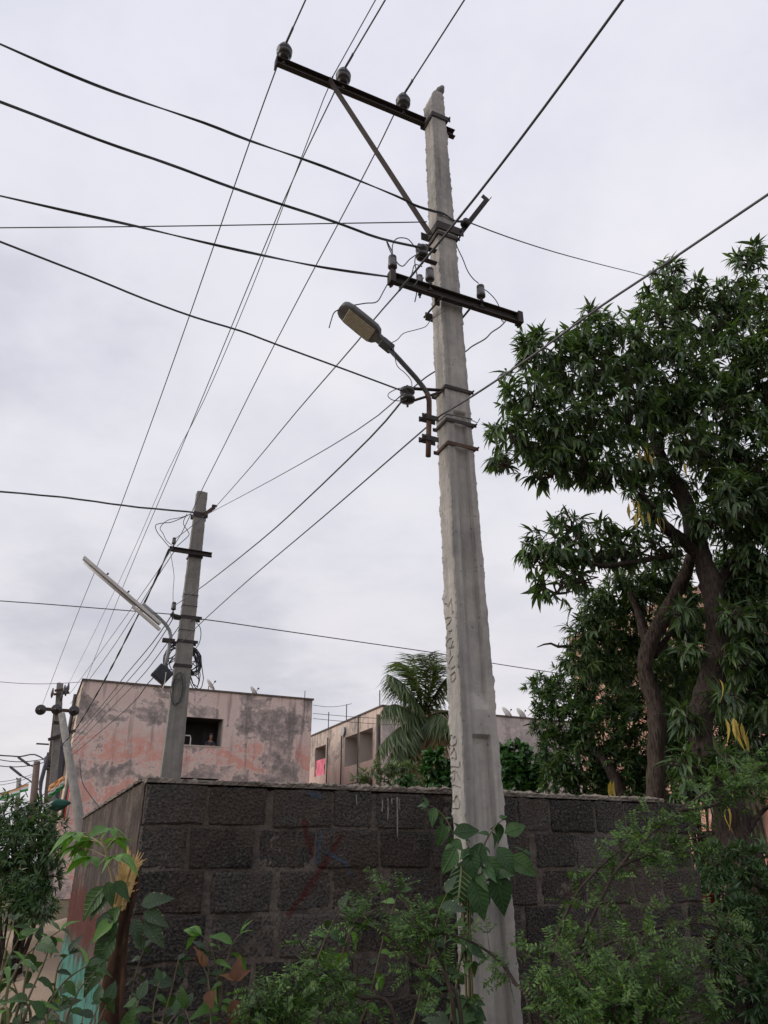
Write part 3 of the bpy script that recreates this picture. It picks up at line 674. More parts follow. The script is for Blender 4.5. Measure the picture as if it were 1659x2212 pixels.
bt = in_e1(722, 190, off=OA + 0.048); bb = in_e1(922, 497, off=0.03)
m = MB(); d_ = (bb - bt).normalized(); sd = d_.cross(E2).normalized()
m.prism([(0, 0), (0.052, 0), (0.052, 0.006), (0.006, 0.006), (0.006, 0.05), (0, 0.05)], bt - d_ * .07 - sd * .026, sd, -E2, (bb - bt) + d_ * .12); m.build('brace', M['iron'], pole1)
INS = []
for dx, dy in ((613, 128), (741, 184), (871, 236)):
    p = in_e1(dx, dy, off=OA + 0.02); p.z = zA + 0.043; INS.append(p); pin_insulator(pole1, p, 0.92)
# middle band with its upturned bracket
zB = on_front(960, 490).z
clamp(pole1, zB, 0.075, ears=(0.03, 0.07)); clamp(pole1, zB - 0.085, 0.03, ears=(0.02, 0.03))
b0 = in_e1(990, 510, off=0.02); b1 = in_e1(1053, 430, off=0.02)
m = MB(); ax = (b1 - b0).normalized(); sd = ax.cross(E2).normalized()
m.prism([(0, 0), (0.042, 0), (0.042, 0.006), (0.006, 0.006), (0.006, 0.042), (0, 0.042)], b0 - sd * .02, sd, -E2, b1 - b0)
m.box(b1 + sd * 0.022 - ax * .012, sd * .032, E2 * .004, ax * 0.022); m.build('bracket', M['iron'], pole1)
m = MB(); kn = in_e1(1005, 482, off=0.04); m.lathe(kn - E2 * .03, E2, [(0.03, 0), (0.034, .01), (.02, .03), (.034, .05), (.03, .06)], 12); m.build('shackle', M['iron'], pole1, True)
# lower arm
lL = in_e1(838, 606, off=0.115); lR = in_e1(1122, 690, off=0.115); zL = (lL.z + lR.z) / 2; lL.z = lR.z = zL
channel(pole1, lL, lR, 0.085, 0.04, 0.007, -E2)
for q, sg in ((lL, -1), (lR, 1)):
    m = MB(); m.box(q - E1 * sg * 0.02 - E2 * .02, E1 * 0.02, E2 * 0.032, UP * 0.052); m.tube([q - E1 * sg * .02 - UP * .07, q - E1 * sg * .02 + UP * .07], .009, 6); m.build('arm_end', M['iron'], pole1)
zU = on_front(945, 655).z
m = MB(); k = K1(zU) + UP * zU
m.box(k + E1 * (W1(zU) * .5) + E2 * (T1 + .016), E1 * .14, E2 * .006, UP * .035); m.tube([k - E1 * .05 - E2 * .10 - UP * .02, k - E1 * .05 + E2 * .19 + UP * .01], .008, 6); m.tube([k + E1 * (W1(zU) + .04) - E2 * .10, k + E1 * (W1(zU) + .04) + E2 * .19], .008, 6)
m.box(k - E1 * .05 - E2 * .02, E1 * .02, E2 * .006, UP * .035); m.build('arm_clamp', M['iron'], pole1)
LTI = []
for dx, dy, mt in ((848, 588, 'porc_dirty'), (906, 606, 'porc_grey'), (929, 614, 'porc_dirty'), (1040, 652, 'porc_dirty')):
    p = in_e1(dx, dy, off=0.135 if dx != 906 else 0.06); p.z = zL + 0.043; LTI.append(p); pin_insulator(pole1, p, 0.95 if dx != 906 else 0.82, M[mt], 'lt')
sp = in_e1(912, 547, off=0.10)
m = MB(); m.lathe(sp - UP * .05, UP, [(0.02, 0), (0.048, 0.008), (0.05, .03), (.028, .045), (.028, .06), (.05, .075), (.048, .10), (.02, .108)], 16); so = m.build('shackle_insulator', M['porcelain'], pole1, True)
m = MB(); m.box(sp + UP * .065 + E1 * .04, E1 * .08, E2 * .02, UP * .004); m.box(sp - UP * .058 + E1 * .04, E1 * .08, E2 * .02, UP * .004); m.tube([sp - UP * .10, sp + UP * .09], .008, 6); m.build('strap', M['iron'], so)
# lower shackle bracket beside the lamp pipe
s2 = in_e1(880, 855, off=0.03)
m = MB(); m.lathe(s2 - UP * .05, UP, [(0.02, 0), (0.050, 0.008), (0.052, .03), (.028, .045), (.028, .06), (.052, .075), (.050, .10), (.02, .108)], 16); so2 = m.build('shackle_insulator', M['porcelain'], pole1, True)
kz = on_front(960, 838).z; ke = K1(kz) + UP * kz
m = MB(); m.bar(s2 + UP * .062, ke - E1 * .01 + E2 * .03, .03, .008); m.bar(s2 - UP * .055, ke - E1 * .01 + E2 * .03 - UP * .01, .03, .008); m.tube([s2 - UP * .09, s2 + UP * .085], .008, 6)
m.build('strap', M['iron'], so2)
for dy in (834, 905, 955):
    zc_ = on_front(960, dy).z
    clamp(pole1, zc_, 0.026, ears=(0.07, 0.03), mat=M['rust'] if dy == 955 else M['iron'])
# thin binding wire
zt = on_front(960, 893).z
m = MB()
k = K1(zt) + UP * zt; w_ = W1(zt); g = .004
m.tube([k + E1 * x + E2 * y + UP * (0.012 * (i % 2)) for i, (x, y) in enumerate(((-g, -g), (w_ + g, -g), (w_ + g, T1 + g), (-g, T1 + g), (-g, -g)))], .0035, 6)
m.tube([k + E1 * (w_) - E2 * g, k + E1 * (w_ + .03) - E2 * .03 - UP * .03, k + E1 * (w_ + .05) - E2 * .03 + UP * .01], .0035, 6); m.build('binding_wire', M['alu'], pole1)

# street lamp on the near pole
lamp = thing('street_lamp', 'grey flat street lamp on a bent pipe clamped to the tall pole', 'street lamp', K1(0) - E1 * 0.09)
pipe_pts_d = [(925, 985), (926, 940), (927, 890), (927, 866), (923, 850), (914, 836), (898, 816), (862, 776), (830, 742)]
pipe_pts = [hit(x, y, K1(4) + E2 * 0.03, E2) for x, y in pipe_pts_d]
m = MB(); m.tube(pipe_pts, 0.0175, 12); m.build('pipe', M['grey_iron'], lamp, True)
m = MB(); m.tube([pipe_pts[0] - UP * .002, pipe_pts[1], pipe_pts[2], pipe_pts[3], pipe_pts[4]], 0.0185, 12); m.build('rusty_sleeve', M['rust'], lamp, True)
for dy, dxx in ((905, 918), (950, 915)):
    q = hit(926, dy, K1(4) + E2 * 0.03, E2); m = MB()
    m.box(q + E1 * .0 - E2 * .024, E1 * .062, E2 * .004, UP * .018); m.box(q + E2 * .024, E1 * .062, E2 * .004, UP * .018); m.tube([q - E1 * .045 - E2 * .05, q - E1 * .045 + E2 * .05], .007, 6); m.build('clamp', M['iron'], lamp)
h0 = pipe_pts[-1]; h1 = hit(734, 664, K1(4) + E2 * 0.03, E2); ax = (h1 - h0).normalized(); wd = E2.copy(); nr = wd.cross(ax).normalized()
if nr.z < 0: nr = -nr
Lh = (h1 - h0).length
prof = [(-0.06, 0.028), (0.0, 0.032), (0.055, 0.036), (0.075, 0.068), (0.11, 0.088), (0.2, 0.090), (Lh - .08, 0.088), (Lh - .03, 0.074), (Lh - .008, 0.052), (Lh, 0.03)]
def lamp_ring(a, hw, hi, lo): return [h0 + ax * a + wd * (hw * c) + nr * (hi if s > 0 else lo) * abs(s) for c, s in ((math.cos(t), math.sin(t)) for t in [2 * math.pi * k / 20 for k in range(20)])]
m = MB(); n = 20
for a, hw in prof:
    pts = []
    for k in range(n):
        t = 2 * math.pi * k / n; c, s = math.cos(t), math.sin(t)
        cx = math.copysign(abs(c) ** 0.45, c); sy = math.copysign(abs(s) ** 0.6, s)
        th_ = 0.028 if a <= 0.06 else 0.042
        pts.append(h0 + ax * a + wd * hw * cx + nr * (sy * (th_ if s > 0 else 0.018)))
    m.v += [tuple(q) for q in pts]
for i in range(len(prof) - 1):
    for k in range(n): a = i * n + k; b = i * n + (k + 1) % n; m.f.append((a, b, b + n, a + n))
m.f.append(tuple(range(n))[::-1]); m.f.append(tuple((len(prof) - 1) * n + k for k in range(n)))
head = m.build('lamp_head', M['lamp_body'], lamp, True)
m = MB(); m.box(h0 + ax * ((0.10 + Lh - .065) / 2) - nr * 0.0195, ax * ((Lh - .165) / 2), wd * 0.066, nr * 0.004); lens = m.build('lens', M['lamp_lens'], head, bevel=.003)
m = MB()
for j in range(6): m.box(h0 + ax * ((0.11 + Lh - .075) / 2) - nr * 0.0242 + wd * (j - 2.5) * .021, ax * ((Lh - .19) / 2), wd * .0022, nr * .001)
m.build('lens_ribs', M['lamp_lens'], head)
m = MB(); m.box(h0 - ax * .02, ax * .05, wd * .036, nr * .026); m.build('socket', M['grey_iron'], head, bevel=.008)

# bird on the pole head
bp = on_front(951, 190); bp = K1(ZT1) + E1 * (W1(ZT1) * 0.72) + E2 * 0.05 + UP * (ZT1 - 0.012)
m = MB(); axb = (E1 * 0.35 + UP * 0.94).normalized()
prof = [(-.055, .002), (-.045, .006), (-.02, .009), (0.0, .016), (.02, .026), (.045, .030), (.065, .026), (.078, .019), (.088, .018), (.099, .017), (.108, .012), (.114, .005), (.126, .001)]
prof = [(a * 1.3, r * 1.3) for a, r in prof]; P = [bp + UP * .03 + axb * a + E1 * (0.012 * math.sin(a * 16)) for a, r in prof]; m.tube(P, [r for a, r in prof], 12); bo = m.build('bird', m_simple('bird_feather', (0.10, 0.095, 0.10), (0.20, 0.18, 0.175), 40, 0.85, 0.3, 150), None, True, loc=bp)
m = MB()
for sg in (-1, 1): m.tube([bp - UP * .012 + E2 * sg * .008, bp + UP * .03 + E2 * sg * .009], .0022, 5)
m.build('leg', M['twig'], bo)
tag(bo, 'small grey bird perched on the broken tip of the tall pole', 'bird')
# ------------------------------------------------------------------ second pole
def lin(p, q):                                   # straight line in z through two points
    return lambda z: Vector((p.x + (q.x - p.x) * (z - p.z) / (q.z - p.z), p.y + (q.y - p.y) * (z - p.z) / (q.z - p.z), 0))
Y2 = 12.2
k2b, k2t = at(351, 1650, Y2), at(427, 1058, Y2); K2 = lin(k2b, k2t); ZT2 = k2t.z
W2 = lambda z: 0.305 - 0.0245 * (z - k2b.z); T2 = 0.15
def C2(z): return K2(z) + E1 * W2(z) / 2 + E2 * T2 / 2
pole2 = thing('utility_pole', 'second concrete utility pole rising behind the wall, with cable coils', 'utility pole', C2(0), 'concrete utility poles')
pole_shaft(pole2, M['pole_far'], K2, W2, T2, -0.05, ZT2 - .02, [], 70, None, 1.0)
f2 = lambda dx, dy, off=0.0: hit(dx, dy, K2(5) - E2 * off, E2)
z_ = f2(430, 1112).z; clamp(pole2, z_, 0.10, K2, W2, T2, (0.03, 0.04))
a_, b_ = f2(441, 1112, 0.02), f2(463, 1096, 0.02); m = MB(); m.bar(a_, b_, .05, .06); m.box(b_ + UP * .03, E1 * .045, E2 * .03, UP * .012); m.build('bracket', M['rust'], pole2)
aL2, aR2 = f2(366, 1184, 0.05), f2(457, 1202, 0.05); zz_ = (aL2.z + aR2.z) / 2; aL2.z = aR2.z = zz_
channel(pole2, aL2, aR2, 0.085, 0.045, 0.008, -E2); clamp(pole2, zz_ - .05, .04, K2, W2, T2, (.02, .02))
p = f2(375, 1176, 0.07); p.z = zz_ + .043; pin_insulator(pole2, p, 1.0, M['porc_dirty'], 'lt'); I2a = p + UP * .14
zc2 = f2(400, 1332).z; clamp(pole2, zc2, .055, K2, W2, T2, (.05, .10)); q = f2(373, 1328, .03); q.z = zc2
m = MB(); m.bar(q - E1 * .03, K2(zc2) + UP * zc2 + E2 * .05, .05, .04); m.build('bracket', M['iron'], pole2)
pin_insulator(pole2, q + UP * .02, 1.15, M['porc_dirty'], 'lt'); I2b = q + UP * .15
for dy in (1385, 1438): clamp(pole2, f2(400, dy).z, .05, K2, W2, T2, (.05, .07) if dy == 1385 else (.01, .01))
for dy in (1283, 1307, 1360):
    zz = f2(400, dy).z; k = K2(zz) + UP * zz; m = MB(); g = .006; w_ = W2(zz)
    m.tube([k + E1 * x + E2 * y for x, y in ((-g, -g), (w_ + g, -g), (w_ + g, T2 + g), (-g, T2 + g), (-g, -g))], .006, 6); m.build('binding_wire', M['alu'], pole2)

# tube light fitting on its bent pipe
tl = thing('street_lamp', 'old tube light with white tin reflector on a bent pipe, second pole', 'street lamp', K2(0) - E1 * .15)
PP = K2(4) + E2 * 0.05
hp = lambda x, y, off=0.0: hit(x, y, PP - E2 * off, E2)
pp = [hp(x, y) for x, y in ((356, 1445), (361, 1420), (366, 1395), (369, 1375), (366, 1362), (358, 1349), (345, 1336), (308, 1304))]
m = MB(); m.tube(pp, .03, 10); m.build('pipe', M['pipe'], tl, True)
m = MB(); q = hp(364, 1384); m.box(q, E1 * .10, E2 * .045, UP * .03); m.build('clamp', M['iron'], tl)
ta, tb = hp(178, 1207, .05), hp(344, 1350, .05); ax = (tb - ta).normalized(); nr = E2.cross(ax).normalized(); nr = nr if nr.z > 0 else -nr
m = MB(); m.prism([(-.055, 0), (-.05, .05), (.05, .05), (.055, 0), (.045, 0), (.042, .042), (-.042, .042), (-.045, 0)], ta, E2, nr, tb - ta); rf = m.build('reflector', M['white_tin'], tl)
m = MB(); m.tube([ta + ax * .06 - nr * .03, ta + ax * ((tb - ta).length * .70) - nr * .03], .019, 10); m.build('tube', M['tube'], rf, True)
m = MB(); m.box(ta + ax * ((tb - ta).length * .86) - nr * .055, ax * .30, E2 * .035, nr * .02); m.build('ballast_box', M['white_tin'], rf)
for f_ in (.28, .55):
    m = MB(); q = ta + (tb - ta) * f_ + nr * .07; m.box(q, ax * .012, E2 * .02, nr * .03); m.build('lug', M['iron'], rf)
# junction box and coils of spare cable
bc = f2(350, 1457, .10); jb = MB(); ja = (f2(372, 1468, .1) - f2(340, 1440, .1)).normalized(); jn = E2.cross(ja).normalized()
jb.box(bc, ja * .135, E2 * .06, jn * .12); jo = jb.build('junction_box', M['blackbox'], None, loc=bc, bevel=.012); tag(jo, 'black box hanging tilted beside the second pole', 'box')
m = MB(); m.box(bc - E2 * .064, ja * .115, E2 * .003, jn * .10); m.build('lid', M['blackbox'], jo, bevel=.004)
m = MB(); qq = bc + ja * .06 - E2 * .075; m.tube([qq + UP * .06, qq - UP * .10, qq - UP * .20 - E1 * .02], .008, 6); m.build('tie', M['white_tin'], jo)
rc = random.Random(5)
def coil(label, cx, cy, rx, ry, n, off, r=.008, rot=0.0):
    m = MB()
    c = f2(cx, cy, off); s_ = px_m(cx, cy, Y2); pts = []
    for k in range(n):
        dx, dy = rc.uniform(-5, 5), rc.uniform(-5, 5); a, b = rx * rc.uniform(.78, 1.08), ry * rc.uniform(.8, 1.08); ph = rc.uniform(0, 6.28)
        for j in range(18):
            t = ph + 2 * math.pi * j / 17 + rc.uniform(-.06, .06); x = a * math.cos(t); y = b * math.sin(t)
            pts.append(c + E1 * (s_ * (dx + x * math.cos(rot) - y * math.sin(rot))) + UP * (s_ * (dy + x * math.sin(rot) + y * math.cos(rot))) + E2 * (rc.uniform(-.03, .03)))
    m.tube(pts, r, 5); o = m.build('cable_coil', M['cable'], None, True, loc=c); tag(o, label, 'cable coil', 'coils of spare cable on the second pole')
coil('thick coil of black cable left of and behind the second pole', 378, 1425, 22, 32, 12, -.26)
coil('large coil of black cable sticking out right behind the second pole', 412, 1428, 20, 30, 12, -.26, rot=.3)
coil('long loose loop of cable hanging right of the second pole', 420, 1445, 14, 46, 3, -.22, rot=.25)
coil('thin coil of wire hung flat on the front of the second pole', 387, 1488, 13, 33, 4, .03, .0045)

# ------------------------------------------------------------------ poles at the far left
Y3 = 25.0
k3b, k3t = at(104, 1735, Y3), at(123, 1475, Y3); K3 = lin(k3b, k3t); W3 = lambda z: 0.27 - 0.018 * (z - k3b.z); T3 = .15
pole3 = thing('utility_pole', 'far left utility pole carrying three round dark insulators', 'utility pole', K3(0), 'concrete utility poles')
pole_shaft(pole3, M['pole_far'], K3, W3, T3, -.05, k3t.z, [], 90, None, .8)
f3 = lambda dx, dy, off=0.0: hit(dx, dy, K3(5) - E2 * off, E2)
zc3 = f3(122, 1534).z; m = MB(); m.box(K3(zc3) + E1 * .1 + UP * zc3 - E2 * .10, E1 * .62, E2 * .04, UP * .05); m.build('crossarm', M['rust'], pole3)
D3 = []
for dx, dy in ((88, 1533), (122, 1532), (160, 1535)):
    q = f3(dx, dy, .20); D3.append(q); m = MB()
    m.lathe(q + E2 * .06, -E2 + E1 * .02, [(.03, 0), (.14, .008), (.165, .02), (.17, .032), (.163, .042), (.07, .05), (.055, .06), (.05, .085), (.02, .095)], 24); o = m.build('disc_insulator', M['porcelain'], pole3, True)
    m = MB(); m.bar(q, q - E2 * .25, .03, .03); m.build('clevis', M['alu'], o)
for x0, x1, y0 in ((116, 150, 1500), (118, 148, 1492)):
    q0, q1 = f3(x0, y0, .06), f3(x1, y0 - 4, .06); m = MB(); m.bar(q0, q1, .07, .07); m.build('crossarm', M['rust'], pole3)
for x0, y0 in ((113, 1497), (139, 1490), (143, 1493), (133, 1504), (147, 1486)):
    q = f3(x0, y0, .12); m = MB(); m.tube([q - UP * .16, q - UP * .05, q, q + UP * .16], [.02, .05, .05, .02], 8); m.build('insulator', M['porc_dirty'], pole3, True)
q0, q1 = f3(104, 1598, .04), f3(163, 1578, .04); m = MB(); m.bar(q0, q1, .09, .09); m.build('crossarm', M['iron'], pole3)
m = MB(); zz = f3(112, 1560).z; k = K3(zz) + UP * zz; m.box(k + E1 * W3(zz) / 2 + E2 * T3 / 2, E1 * (W3(zz) / 2 + .02), E2 * (T3 / 2 + .02), UP * .05); m.build('clamp', M['iron'], pole3)
k4b, k4t = at(93, 1742, 27.5), at(115, 1540, 27.5); K4 = lin(k4b, k4t)
pole4 = thing('utility_pole', 'brown pole standing just behind and left of the far left utility pole', 'utility pole', K4(0), 'concrete utility poles')
pole_shaft(pole4, M['pole_brown'], K4, lambda z: .30 - .02 * (z - k4b.z), .16, -.05, k4t.z, [], 95, None, .8)
m = MB(); q = hit(106, 1608, K4(4), E2); m.bar(q, q - E1 * .42, .05, .05); m.build('stub_arm', M['iron'], pole4)
for x0, y0 in ((103, 1645), (106, 1649), (100, 1640), (102, 1657)):
    q = hit(x0, y0, K4(4) - E2 * .12, E2); m = MB(); m.lathe(q - UP * .10, UP, [(.03, 0), (.08, .02), (.08, .07), (.04, .1), (.08, .13), (.07, .18), (.02, .2)], 10); m.build('insulator', M['porcelain'], pole4, True)
# leaning strut pole
sa, sb = at(133, 1542, 24.4), at(174, 1782, 24.0); sb2 = sb + (sb - sa) * (sb.z / (sa.z - sb.z))
m = MB(); m.tube([sb2, sb, sa], [.17, .15, .105], 12); o = m.build('strut_pole', M['pole_far'], None, True); tag(o, 'grey strut pole leaning against the far left utility pole', 'strut pole')
# bundle of service cables down the pole
m = MB(); rr = random.Random(9)
for j in range(9):
    o_ = rr.uniform(-4, 4); pts = [at(138 + o_ * .6 + rr.uniform(-1, 1), 1555, 24.8), at(134 + o_ + rr.uniform(-1, 1), 1610, 24.8), at(130 + o_ + rr.uniform(-1, 1), 1670, 24.8), at(122 + o_ + rr.uniform(-1, 1), 1740, 24.8)]
    pts.append(Vector((pts[-1].x, pts[-1].y, 0.0))); m.tube(pts, .022, 5)
o = m.build('cable_bundle', M['cable'], None, True); tag(o, 'bundle of dark cables running down beside the far left pole', 'cable')
m = MB(); pts = [at(x, y, 26.5) for x, y in ((104, 1625), (96, 1660), (88, 1690), (87, 1710), (90, 1735))]; pts.append(Vector((pts[-1].x, pts[-1].y, 0))); m.tube(pts, [.03, .07, .07, .05, .04, .03], 7)
o = m.build('cable_bundle', M['cable'], None, True); tag(o, 'thick black cable bundle hanging left of the brown pole', 'cable')
# far street lights
def far_pole(label, b, t, Y, r, lamps, cat='street light'):
    pb, pt_ = at(*b, Y), at(*t, Y); base = Vector((pb.x + (pb.x - pt_.x) * (pb.z / max(.1, pt_.z - pb.z)), Y, 0)); th = thing('street_light', label, cat, base, 'street lights down the lane')
    m = MB(); m.tube([base, pb, pt_], [r * 1.2, r * 1.1, r], 10); m.build('post', M['pole_brown'] if Y < 50 else M['pole_far'], th, True)
    for x0, y0, x1, y1, hd in lamps:
        a, b2 = at(x0, y0, Y), at(x1, y1, Y); m = MB(); m.tube([a, (a + b2) / 2 + UP * .02 * Y * .1, b2], .035, 7); ar = m.build('arm', M['grey_iron'], th)
        if hd:
            d = (b2 - a).normalized(); m = MB(); m.box(b2 + d * .35, d * .42, d.cross(UP).normalized() * .13, UP * .06); m.build('lamp_head', M['grey_iron'], ar, bevel=.04)
far_pole('reddish lamp post with two arms seen beyond the far left poles', (71, 1740), (80, 1645), 42, .17, [(84, 1668, 62, 1652, True), (84, 1706, 44, 1674, True)])
far_pole('most distant lamp post under the string of flags', (37, 1740), (41, 1682), 62, .17, [(60, 1722, 46, 1698, True)])
# string of small flags
fs = thing('flag_string', 'string of small tricolour flags hung across the lane', 'flags', at(30, 1700, 40))
m = MB(); P0, P1 = at(-40, 1712, 40), at(66, 1688, 40); m.tube([P0.lerp(P1, k / 8) - UP * .25 * math.sin(math.pi * k / 8) for k in range(9)], .02, 5); m.build('string', M['cable'], fs)
for k in range(6):
    a = P0.lerp(P1, .06 + k * .165) - UP * .25 * math.sin(math.pi * (.06 + k * .165)); ex = (P1 - P0).normalized() * .21
    for j, mm in enumerate(('orange_cloth', 'white_cloth', 'flag_green')):
        m = MB(); dn = -UP * .115 + Vector((.006, .012, 0)) * (k % 3 - 1)
        m.box(a + dn * (j + .5), ex, E2 * .006, dn / 2 * .98)
        m.build({0: 'saffron_band', 1: 'white_band', 2: 'green_band'}[j], M[mm], fs)
def drape(name, c, ex, ez, mat, label, cat, amp=.05, parent=None, nu=14, nv=10, seed=1, thick=.008):
    f = sines(seed, 8, 2, 9); V = []; F = []
    nrm = Vector(ex).cross(Vector(ez)).normalized()
    for side_ in (0, 1):
        for i in range(nu):
            for j in range(nv):
                u, v = i / (nu - 1) * 2 - 1, j / (nv - 1) * 2 - 1
                q = Vector(c) + Vector(ex) * u * (1 + .06 * float(f(v, 3))) + Vector(ez) * v * (1 + .05 * float(f(u * 2, 1))) + nrm * (amp * float(f(u * 2.2, v * .9)) + side_ * thick); V.append(tuple(q))
    N = nu * nv
    for i in range(nu - 1):
        for j in range(nv - 1):
            a = i * nv + j; F.append((a, a + 1, a + nv + 1, a + nv)); F.append((N + a, N + a + nv, N + a + nv + 1, N + a + 1))
    m = MB(); m.v = V; m.f = F; o = m.build(name, mat, parent, True, loc=None if parent else c)
    if label: tag(o, label, cat)
    return o
drape('flag', at(122, 1694, 24.2), Vector((.22, 0, .16)), UP * .10 - Vector((.03, 0, 0)), M['orange_cloth'], 'saffron, white and green flag tied across the far left pole', 'flag', .05, seed=3)
fl = bpy.data.objects['flag']; drape('white_band', at(122, 1702, 24.2), Vector((.22, 0, .16)), UP * .07, M['white_cloth'], None, None, .05, fl, seed=3); drape('green_band', at(123, 1709, 24.2), Vector((.20, 0, .15)), UP * .07, M['flag_green'], None, None, .05, fl, seed=3)
gc = at(127, 1741, 22.5); m = MB(); m.lathe(gc - Vector((.2, 0, .02)), (1, -.2, .25), [(.02, 0), (.10, .03), (.15, .10), (.20, .2), (.19, .30), (.12, .40), (.03, .44)], 14); o = m.build('cloth_bundle', M['green_cloth'], None, True); fg = sines(61, 8, 6, 22)
for v in o.data.vertices: v.co += Vector((fg(v.co.y, v.co.z), fg(v.co.x, v.co.z), 0.8 * fg(v.co.x * 1.3, v.co.y))) * .10; v.co.z *= .8; tag(o, 'dark green cloth bundle tied above the left bush', 'cloth')
drape('white_edge', gc + Vector((-.30, -.02, .0)), Vector((.14, 0, .05)), UP * .09, M['white_cloth'], None, None, .03, o, seed=6)
drape('red_cloth', at(140, 1737, 23), Vector((.06, 0, .05)), UP * .10, M['red_pipe'], 'small red cloth beside the green cloth bundle', 'cloth', .02, seed=8)

# ------------------------------------------------------------------ buildings
def face(mb, P0, d, L, z0, z1, openings, nrm, depth):
    """wall sheet with rectangular holes; reveals are returned as quads in the same builder"""
    xs = sorted({0.0, L} | {o[0] for o in openings} | {o[1] for o in openings}); zs = sorted({z0, z1} | {o[2] for o in openings} | {o[3] for o in openings})
    pt = lambda s, z, t=0.0: P0 + d * s + UP * (z - P0.z) - nrm * t
    for a, b in zip(xs[:-1], xs[1:]):
        for c, e in zip(zs[:-1], zs[1:]):
            if any(o[0] - 1e-6 <= a and b <= o[1] + 1e-6 and o[2] - 1e-6 <= c and e <= o[3] + 1e-6 for o in openings): continue
            q = (pt(a, c), pt(b, c), pt(b, e), pt(a, e)); mb.quad(*(q if d.cross(UP).dot(nrm) > 0 else q[::-1]))
    return pt
def room(parent, pt, o, depth, mat_in, name='window', dark=None):
    """a real recess: side walls, ceiling, sill and back wall"""
    s0, s1, z0, z1 = o; m = MB()
    m.quad(pt(s0, z0), pt(s0, z0, depth), pt(s0, z1, depth), pt(s0, z1)); m.quad(pt(s1, z0), pt(s1, z1), pt(s1, z1, depth), pt(s1, z0, depth))
    m.quad(pt(s0, z1), pt(s0, z1, depth), pt(s1, z1, depth), pt(s1, z1)); m.quad(pt(s0, z0), pt(s1, z0), pt(s1, z0, depth), pt(s0, z0, depth))
    m.quad(pt(s0, z0, depth), pt(s1, z0, depth), pt(s1, z1, depth), pt(s0, z1, depth)); return m.build(name, mat_in, parent)
def uv(P0, d, dx, dy):
    n = Vector((-d.y, d.x, 0)); q = hit(dx, dy, P0, n); return (q - P0).dot(d), q.z
# A: pink block
A0 = at(180, 1470, 40.0); HA = A0.z; PA = Vector((A0.x, A0.y, 0))
LA = uv(PA, E1, 675, 1512)[0]; LAs = 11.0
bA = thing('apartment_building', 'pink apartment block with peeling mouldy plaster and one large dark opening', 'building', PA)
w0 = uv(PA, E1, 402, 1548); w1 = uv(PA, E1, 478, 1613)
opA = (w0[0], w1[0], w1[1], w0[1]); opB = (w0[0] - .2, w1[0], w1[1] - 3.2, w0[1] - 3.2)
nA = -E2; nB = -E1
m = MB(); ptA = face(m, PA, E1, LA, 0.0, HA, [opA, opB], nA, .3); m.build('front_wall', M['facade'], bA)
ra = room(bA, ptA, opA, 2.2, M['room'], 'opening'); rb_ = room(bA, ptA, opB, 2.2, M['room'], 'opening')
m = MB(); q = ptA(opA[1] - .012, opA[2], .35); m.box(ptA(opA[1] - .02, (opA[2] + opA[3]) / 2, .55), E1 * .012, E2 * .54, UP * ((opA[3] - opA[2]) / 2 - .01)); m.build('side_screen', M['balcony'], ra)
m = MB(); m.box(ptA((opA[0] + opA[1]) / 2, opA[2] - .03, .10), E1 * ((opA[1] - opA[0]) / 2 - .01), E2 * .13, UP * .035); m.build('sill', M['balcony'], ra)
m = MB(); m.box(ptA(opA[1] - .30, opA[2] + .95, 2.15), E1 * .40, E2 * .03, UP * .95); m.build('inner_door', M['dark_pipe'], ra)
m = MB(); s_, z_ = uv(PA, E1, 400, 1606); m.tube([ptA(opA[0] + .02, opA[2] + .5, .1), ptA(opA[0] + .35, opA[2] + .5, .1), ptA(opA[0] + .40, opA[2] + .36, .1), ptA(opA[0] + .40, opA[2] + .02, .1)], .035, 6); m.build('rail', M['white_tin'], ra)
# side wall towards the lane
o1 = []
for (xa, ya, xb, yb) in ((177, 1548, 161, 1640),):
    a = uv(PA, E2, xa, ya); b = uv(PA, E2, xb, ya + 20); zlo = uv(PA, E2, xb, yb)[1]; o1.append((min(a[0], b[0]), max(a[0], b[0]), zlo, a[1] - .4))
o1 = [(2.2, 5.0, HA - 4.6, HA - 1.5), (2.2, 5.0, HA - 8.0, HA - 5.2), (7.4, 8.4, HA - 8.0, HA - 6.6), (9.0, 10.0, HA - 8.0, HA - 6.6)]
m = MB(); ptS = face(m, PA, E2, LAs, 0.0, HA, o1, nB, .3); m.build('side_wall', M['facade_side'], bA)
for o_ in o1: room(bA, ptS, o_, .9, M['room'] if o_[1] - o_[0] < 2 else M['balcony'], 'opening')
m = MB(); far = PA + E1 * LA; m.quad(far, far + E2 * LAs, far + E2 * LAs + UP * HA, far + UP * HA); m.quad(PA + E2 * LAs, PA + E2 * LAs + UP * HA, far + E2 * LAs + UP * HA, far + E2 * LAs); m.quad(PA + UP * (HA - .9), far + UP * (HA - .9), far + E2 * LAs + UP * (HA - .9), PA + E2 * LAs + UP * (HA - .9)); m.build('rear_walls', M['facade'], bA)
m = MB(); m.box(PA + E1 * (LA / 2) + UP * (HA + .05) + E2 * .10, E1 * (LA / 2 + .08), E2 * .17, UP * .048); m.box(PA + E2 * (LAs / 2 + .15) + UP * (HA + .047) + E1 * .10, E2 * (LAs / 2 - .16), E1 * .17, UP * .046); m.box(PA + E1 * (LA - .08) + E2 * (LAs / 2 + .15) + UP * (HA + .047), E2 * (LAs / 2 - .16), E1 * .12, UP * .046); m.build('coping', M['mortar'], bA)
